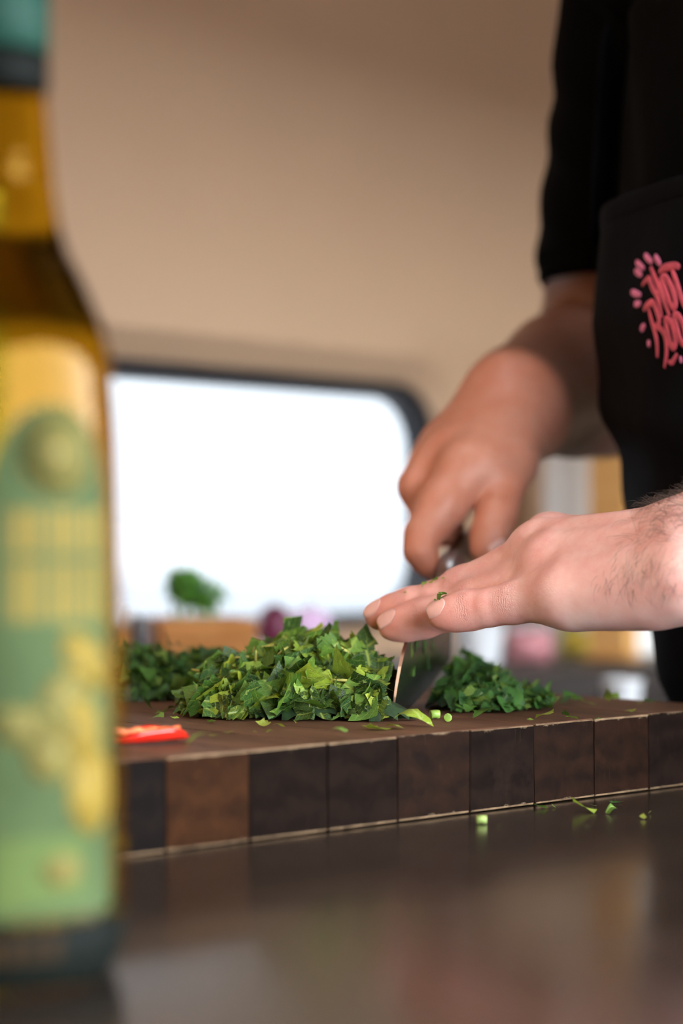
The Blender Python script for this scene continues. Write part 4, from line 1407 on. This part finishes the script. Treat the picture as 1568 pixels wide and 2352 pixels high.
for sgn in (-1, 1):
    me = lathe([(.0005, -.011), (.006, -.0095), (.0095, -.0055), (.011, 0), (.0095, .0055), (.006, .0095), (.0005, .011)], 16)
    e = link('eye', me, M_china, person, True); e.location = HDc + Fd * .075 + Rd * sgn * .032 + UP * .006

# ------------------------------------------------------------------ oil bottle
BZ = .636
bc0 = P(-16, 2233, BZ); 
SB = FPX / BZ
bot = empty('oil_bottle', (bc0.x, bc0.y, COUNTER))
tag(bot, 'tall glass bottle of golden olive oil with sage green label and green cap', 'bottle')
def bh(y): return (2233 - y) / SB
def br(x): return (x + 16) / SB
prof = [(.004, .0035), (.020, .0022), (.031, .0004), (.0345, .0016), (.0362, .006), (br(283), bh(2120)), (br(282), bh(1800)), (br(278), bh(1500)), (br(273), bh(1200)), (br(266), bh(1000)), (br(258), bh(900)), (br(248), bh(810)), (br(232), bh(750)),
        (br(208), bh(690)), (br(180), bh(630)), (br(154), bh(580)), (br(136), bh(520)), (br(124), bh(450)), (br(117), bh(380)), (br(110), bh(300)), (br(104), bh(235)), (br(101), bh(185)), (br(101), bh(120))]
def smooth_profile(pr, n=5):
    q = spline([Vector((r, z, 0)) for r, z in pr], n)
    return [(max(p.x, .0005), p.y) for p in q]
link('glass_body', lathe(smooth_profile(prof), 72), M_oil, bot, True)
cap_o = link('cap', lathe([(.0155, bh(125)), (.0160, bh(120)), (.0160, bh(-40)), (.0152, bh(-52)), (.012, bh(-56))], 48), M_cap, bot, True)
link('cap_ring', lathe([(.0150, bh(215)), (.0158, bh(208)), (.0158, bh(132)), (.0150, bh(126))], 48), M_capring, bot, True)
PRF = smooth_profile(prof)
def brad(z):
    return float(np.interp(z, [p[1] for p in PRF[11:]], [p[0] for p in PRF[11:]]))
def bpt(px, py, off):
    """label coordinates: photo pixel of the bottle's near side -> point on its surface"""
    z = bh(py); r = brad(z) + off
    sx = max(-.999, min(.999, (px + 16) / SB / r))
    a = math.asin(sx)
    return Vector((r * math.sin(a), -r * math.cos(a), z))
def bang(deg, z, off):
    r = brad(z) + off; a = math.radians(deg)
    return Vector((r * math.sin(a), -r * math.cos(a), z))
# label: arched top, angle 5..70 degrees to the right of the camera side
A0, A1 = 5.0, 68.0
def label_mesh(z0, arch, ztop, off, a0=A0, a1=A1, nu=28, nv=60, tilt=0.0):
    V, F = [], []
    for j in range(nv + 1):
        for i in range(nu + 1):
            x = -1 + 2 * i / nu
            zt = ztop - arch * (1 - math.sqrt(max(0, 1 - abs(x) ** 2.2)))
            z = z0 + tilt * (x + 1) / 2 + (zt - z0 - tilt * (x + 1) / 2) * j / nv
            V.append(bang(a0 + (a1 - a0) * i / nu, z, off))
    for j in range(nv):
        for i in range(nu):
            o = j * (nu + 1) + i
            F.append((o, o + 1, o + nu + 2, o + nu + 1))
    return pyd('label', V, F)
lab = link('label', label_mesh(bh(2068), .030, bh(945), .00025), M_label, bot, True)
link('label_strip', label_mesh(bh(2050), .0, bh(1890), .0005, 8, 50, tilt=.004, nv=10), M_label2, lab, True)
def disc(ang0, zc, ra, rz, mat, name, off=.0005, rot=0.0):
    V = [bang(ang0, zc, off)]; F = []
    R_ = brad(zc)
    for k in range(28):
        t = 2 * math.pi * k / 28
        x, y = ra * math.cos(t), rz * math.sin(t)
        x, y = x * math.cos(rot) - y * math.sin(rot), x * math.sin(rot) + y * math.cos(rot)
        V.append(bang(ang0 + math.degrees(x / R_), zc + y, off))
        F.append((0, 1 + k, 1 + (k + 1) % 28))
    o = link(name, pyd(name, V, F), mat, lab, True)
    m = o.modifiers.new('solid', 'SOLIDIFY'); m.thickness = .0003
    return o
def pa(px): return math.degrees(math.asin(max(-1, min(1, (px + 16) / 291))))
disc(pa(165), bh(1050), .0125, .0125, M_goldpale, 'emblem')
disc(pa(165), bh(1050), .0100, .0100, M_label, 'emblem_center', .0008)
disc(pa(165), bh(1052), .0080, .0085, M_goldpale, 'emblem_figure', .0011)
for k in range(9):                                   # tall gold lettering, too blurred to read
    a0 = 13 + k * 5.6
    for (ya, yb) in ((1175, 1275), (1290, 1420)):
        V = [bang(a0, bh(ya), .0006), bang(a0 + 3.6, bh(ya), .0006), bang(a0 + 3.6, bh(yb), .0006), bang(a0, bh(yb), .0006)]
        o = link('letter', pyd('letter', V, [(3, 2, 1, 0)]), M_gold if k % 3 else M_goldpale, lab)
        m = o.modifiers.new('solid', 'SOLIDIFY'); m.thickness = .0003
disc(pa(222), bh(1795), .0088, .0125, M_gold, 'olive')
disc(pa(90), bh(1650), .0100, .0055, M_goldpale, 'olive_leaf', rot=-.2)
disc(pa(150), bh(1710), .0085, .0075, M_goldpale, 'olive_leaf', rot=.5)
disc(pa(175), bh(1600), .0110, .0080, M_goldpale, 'olive_leaf', rot=.9)
disc(pa(215), bh(1510), .0110, .0060, M_gold, 'olive_leaf', rot=-.7)
disc(pa(205), bh(1660), .0070, .0090, M_gold, 'olive_leaf', rot=.3)
disc(pa(165), bh(1965), .0060, .0045, M_goldpale, 'seal', .0009)

bl = link('base_label', label_mesh(.0010, .0, bh(2085), .0003, -178, 178, 96, 10), M_capring, bot, True)
for k in range(7):
    a0 = -22 + k * 9
    V = [bang(a0, bh(2105), .0006), bang(a0 + 6, bh(2105), .0006), bang(a0 + 6, bh(2160), .0006), bang(a0, bh(2160), .0006)]
    o = link('letter', pyd('letter', V, [(3, 2, 1, 0)]), M_brown, bl)

# ------------------------------------------------------------------ things on the back counter
def on_back(px, depth, name, label, cat, rz=0.0):
    x = (px - 784) / FPX * depth
    o = empty(name, (x, depth, COUNTER), rz)
    return tag(o, label, cat)
cz = 1.86
cr_ = on_back(462, cz, 'wooden_crate', 'small orange wooden crate on the counter below the window', 'crate', math.radians(12))
wC, dC, hC = .080, .09, .056
for k, z in enumerate((.010, .030, .048)):
    for sy in (-1, 1):
        link('slat', mesh_of(box_bm((wC, .005, .0165), (0, sy * dC / 2, z), .001)), M_crate, cr_)
    for sx in (-1, 1):
        link('slat', mesh_of(box_bm((.005, dC - .006, .0165), (sx * (wC / 2 - .0025), 0, z), .001)), M_crate, cr_)
link('crate_bottom', mesh_of(box_bm((wC - .011, dC - .006, .004), (0, 0, .003), .001)), M_crate, cr_)
# herb bunch standing in the crate
hb_ = on_back(446, cz, 'herb_bunch', 'bushy green herb bunch standing in the wooden crate', 'herbs')
hb_.location.z = COUNTER + .0052
for k in range(9):
    a = k * .7
    v, f = tube([(math.cos(a) * .006, math.sin(a) * .006, 0), (math.cos(a) * .012, math.sin(a) * .012, .03), (math.cos(a) * .02, math.sin(a) * .016, .064)], .0012, 6)
    link('stem', pyd('stem', v, f), M_stemg, hb_, True)
V, F, UV = [], [], []
for k in range(420):
    u = Vector((random.gauss(0, 1), random.gauss(0, 1), random.gauss(0, 1))).normalized() * random.random() ** .4
    c = Vector((u.x * .026, u.y * .02, .072 + u.z * .016 - u.x * .004)) if k % 3 else Vector((u.x * .016 - .008, u.y * .016, .084 + u.z * .012))
    vv, ff, uu = random.choice(pars_small)
    Rm = rand_rot(u, .5)
    b = len(V)
    V += [Rm @ (Vector(q) * 1.1) + c for q in vv]; F += [tuple(i + b for i in t) for t in ff]; UV += uu
o = link('foliage', piece_mesh('foliage', (V, F, UV), M_plant), None, hb_); tag(o, kind='stuff')
# tin beside the crate
tn = on_back(322, 1.80, 'tin_cup', 'dark grey metal cup beside the wooden crate', 'cup')
link('cup_body', lathe([(.0075, .0), (.0088, .001), (.0090, .058), (.0094, .060), (.0088, .060), (.0082, .004), (.001, .003)], 32), M_tin, tn, True)
bw = on_back(292, 1.84, 'beige_jar', 'small tan jar with rounded lid behind the dark metal cup', 'jar')
link('jar_body', lathe([(.010, 0), (.013, .002), (.0135, .040), (.011, .048), (.009, .050)], 32), M_post, bw, True)
link('jar_lid', lathe([(.0100, .0502), (.0105, .051), (.0105, .060), (.006, .064), (.001, .065)], 32), M_china, bw, True)
# white plate with red onion pieces
pl = on_back(640, 1.93, 'serving_plate', 'white oval raised plate holding red onion below the window', 'plate')
link('plate_top', lathe([(.012, .024), (.026, .0245), (.035, .029), (.036, .0305), (.034, .0305), (.025, .027), (.001, .0265)], 48), M_china, pl, True)
link('foot', lathe([(.020, 0), (.020, .003), (.007, .006), (.006, .018), (.011, .0238)], 32), M_china, pl, True)
def onion(px, depth, z, r, label, mat, tilt):
    o = on_back(px, depth, 'red_onion', label, 'onion')
    o.location.z = COUNTER + z
    prof_ = [(.001, -r * .8), (r * .55, -r * .72), (r * .92, -r * .35), (r, 0), (r * .86, r * .45), (r * .45, r * .78), (r * .16, r * .95), (r * .10, r * 1.35), (.0008, r * 1.45)]
    b = link('onion_bulb', lathe(smooth_profile(prof_, 3), 32), mat, o, True)
    b.rotation_euler = tilt
    return o
onion(628, 1.93, .0470, .0190, 'dark purple red onion lying on the white plate', M_purple, (0, 1.75, .2))
# lilac cut onion wedge
wd = on_back(708, 1.97, 'onion_wedge', 'pale lilac cut onion wedge beside the dark purple onion', 'onion')
wd.location.z = COUNTER + .010
bm = bmesh.new()
bmesh.ops.create_uvsphere(bm, u_segments=24, v_segments=16, radius=.027)
bmesh.ops.bisect_plane(bm, geom=bm.verts[:] + bm.edges[:] + bm.faces[:], plane_co=(0, 0, 0), plane_no=(.5, -.8, -.3), clear_outer=True)
bmesh.ops.holes_fill(bm, edges=[e for e in bm.edges if e.is_boundary])
link('wedge_flesh', mesh_of(bm), M_lilac, wd, True).location = (0, 0, .024)
v, f = tube([(0, 0, .044), (.003, -.001, .050), (.004, -.001, .056)], [.006, .003, .0012], 10)
link('wedge_tip', pyd('tip', v, f), M_lilac, wd, True)
bk = empty('low_box', (wd.location.x, wd.location.y, COUNTER)); tag(bk, 'low white box carrying the lilac onion wedge', 'box')
link('box_body', mesh_of(box_bm((.05, .05, .0095), (0, 0, .00485), .003)), M_china, bk)

# right: paper roll, wooden post, packets and a cup
rl = on_back(1392, 2.36, 'paper_roll', 'white paper towel roll standing between the forearm and the apron', 'paper roll')
link('paper', lathe([(.019, .0), (.066, .0), (.0675, .0015), (.0675, .238), (.066, .2395), (.019, .2395)], 64), M_white, rl, True)
link('core', lathe([(.0186, .0005), (.0186, .243), (.0165, .243), (.0165, .0005)], 32, cap=False), M_crate, rl, True)
po = on_back(1408, 2.235, 'wooden_upright', 'honey coloured wooden upright beside the white paper roll', 'upright', angw)
link('upright_board', mesh_of(box_bm((.022, .045, .34), (0, 0, .1735), .002)), M_post, po)
link('foot_plate', mesh_of(box_bm((.035, .06, .003), (0, 0, .0016), .0008)), M_post, po)
def packet(px, depth, w, h, mats, name, label, ry=0.0):
    o = on_back(px, depth, name, label, 'packet', ry)
    V, F = [], []
    n, m = 8, 10
    for s in (-1, 1):
        for j in range(m + 1):
            for i in range(n + 1):
                u, t = -1 + 2 * i / n, j / m
                puff = (1 - u ** 4) * math.sin(math.pi * min(1, t * .98 + .02)) ** .5 * .018
                V.append((u * w / 2 * (1 - .08 * t), s * (puff + .0004), t * h))
    k = (n + 1) * (m + 1)
    for s in (0, 1):
        for j in range(m):
            for i in range(n):
                a = s * k + j * (n + 1) + i
                F.append((a, a + 1, a + n + 2, a + n + 1) if s else (a, a + n + 1, a + n + 2, a + 1))
    link('pouch', pyd('pouch', V, F), mats[0], o, True)
    link('top_seal', mesh_of(box_bm((w * .93, .0016, .006), (0, 0, h + .003), .0004)), mats[1], o)
    return o
packet(1215, 2.22, .050, .030, (M_pink, M_tin), 'pink_packet', 'pink pouch on the back counter below the flat hand', .3)
packet(1320, 2.30, .034, .028, (M_yellow, M_green), 'yellow_packet', 'yellow and lime pouch beside the pink pouch', .2)
wb = on_back(1098, 2.14, 'white_tub', 'white tub on the back counter right of the blade', 'tub')
link('tub_body', lathe([(.020, 0), (.021, .001), (.026, .040), (.027, .041), (.025, .041), (.020, .004), (.001, .003)], 36), M_china, wb, True)
# low dark trolley in front of the back counter, with a white cup
tz = 1.93
trx = (1400 - 784) / FPX * tz
tr = empty('utility_trolley', (trx, tz, 0), angw); tag(tr, 'low dark trolley beyond the cutting board carrying a white cup', 'trolley')
TH_ = .862
link('trolley_shelf', mesh_of(box_bm((.22, .13, .02), (0, 0, TH_ - .01), .003)), M_cab, tr)
link('trolley_shelf', mesh_of(box_bm((.22, .13, .02), (0, 0, .25), .003)), M_cab, tr)
for sx in (-1, 1):
    for sy in (-1, 1):
        link('leg', mesh_of(box_bm((.016, .016, TH_ - .0205), (sx * .09, sy * .045, (TH_ - .0205) / 2), .002)), M_cab, tr)
cu = empty('paper_cup', ((1428 - 784) / FPX * 1.91, 1.91, TH_)); tag(cu, 'small white cup on the dark trolley beside the apron', 'cup')
link('cup_body', lathe([(.0130, 0), (.0134, .0005), (.0172, .036), (.0180, .0365), (.0180, .0385), (.0165, .0385), (.0128, .003), (.001, .0025)], 36), M_china, cu, True)

# ------------------------------------------------------------------ unseen warm lamp, added to brighten the window wall
lpp = wall(-1.15, 0, .50)
lp = empty('pendant_lamp', (lpp.x, lpp.y, 0))
tag(lp, 'round warm glass pendant lamp hanging from the ceiling near the window wall', 'lamp')
v, f = tube([(0, 0, HC - .002), (0, 0, 1.535)], .003, 8)
link('cord', pyd('cord', v, f), M_rubber, lp)
link('ceiling_rose', lathe([(.035, HC - .018), (.04, HC - .012), (.04, HC - .0005)], 24), M_alu, lp, True)
link('lamp_holder', lathe([(.030, 1.512), (.028, 1.520), (.012, 1.535), (.006, 1.540)], 24), M_alu, lp, True)
link('globe', lathe([(.07 * math.cos(a) + .0003, 1.45 + .07 * math.sin(a)) for a in [math.radians(-89 + 11.125 * k) for k in range(15)]], 32), M_lampw, lp, True)
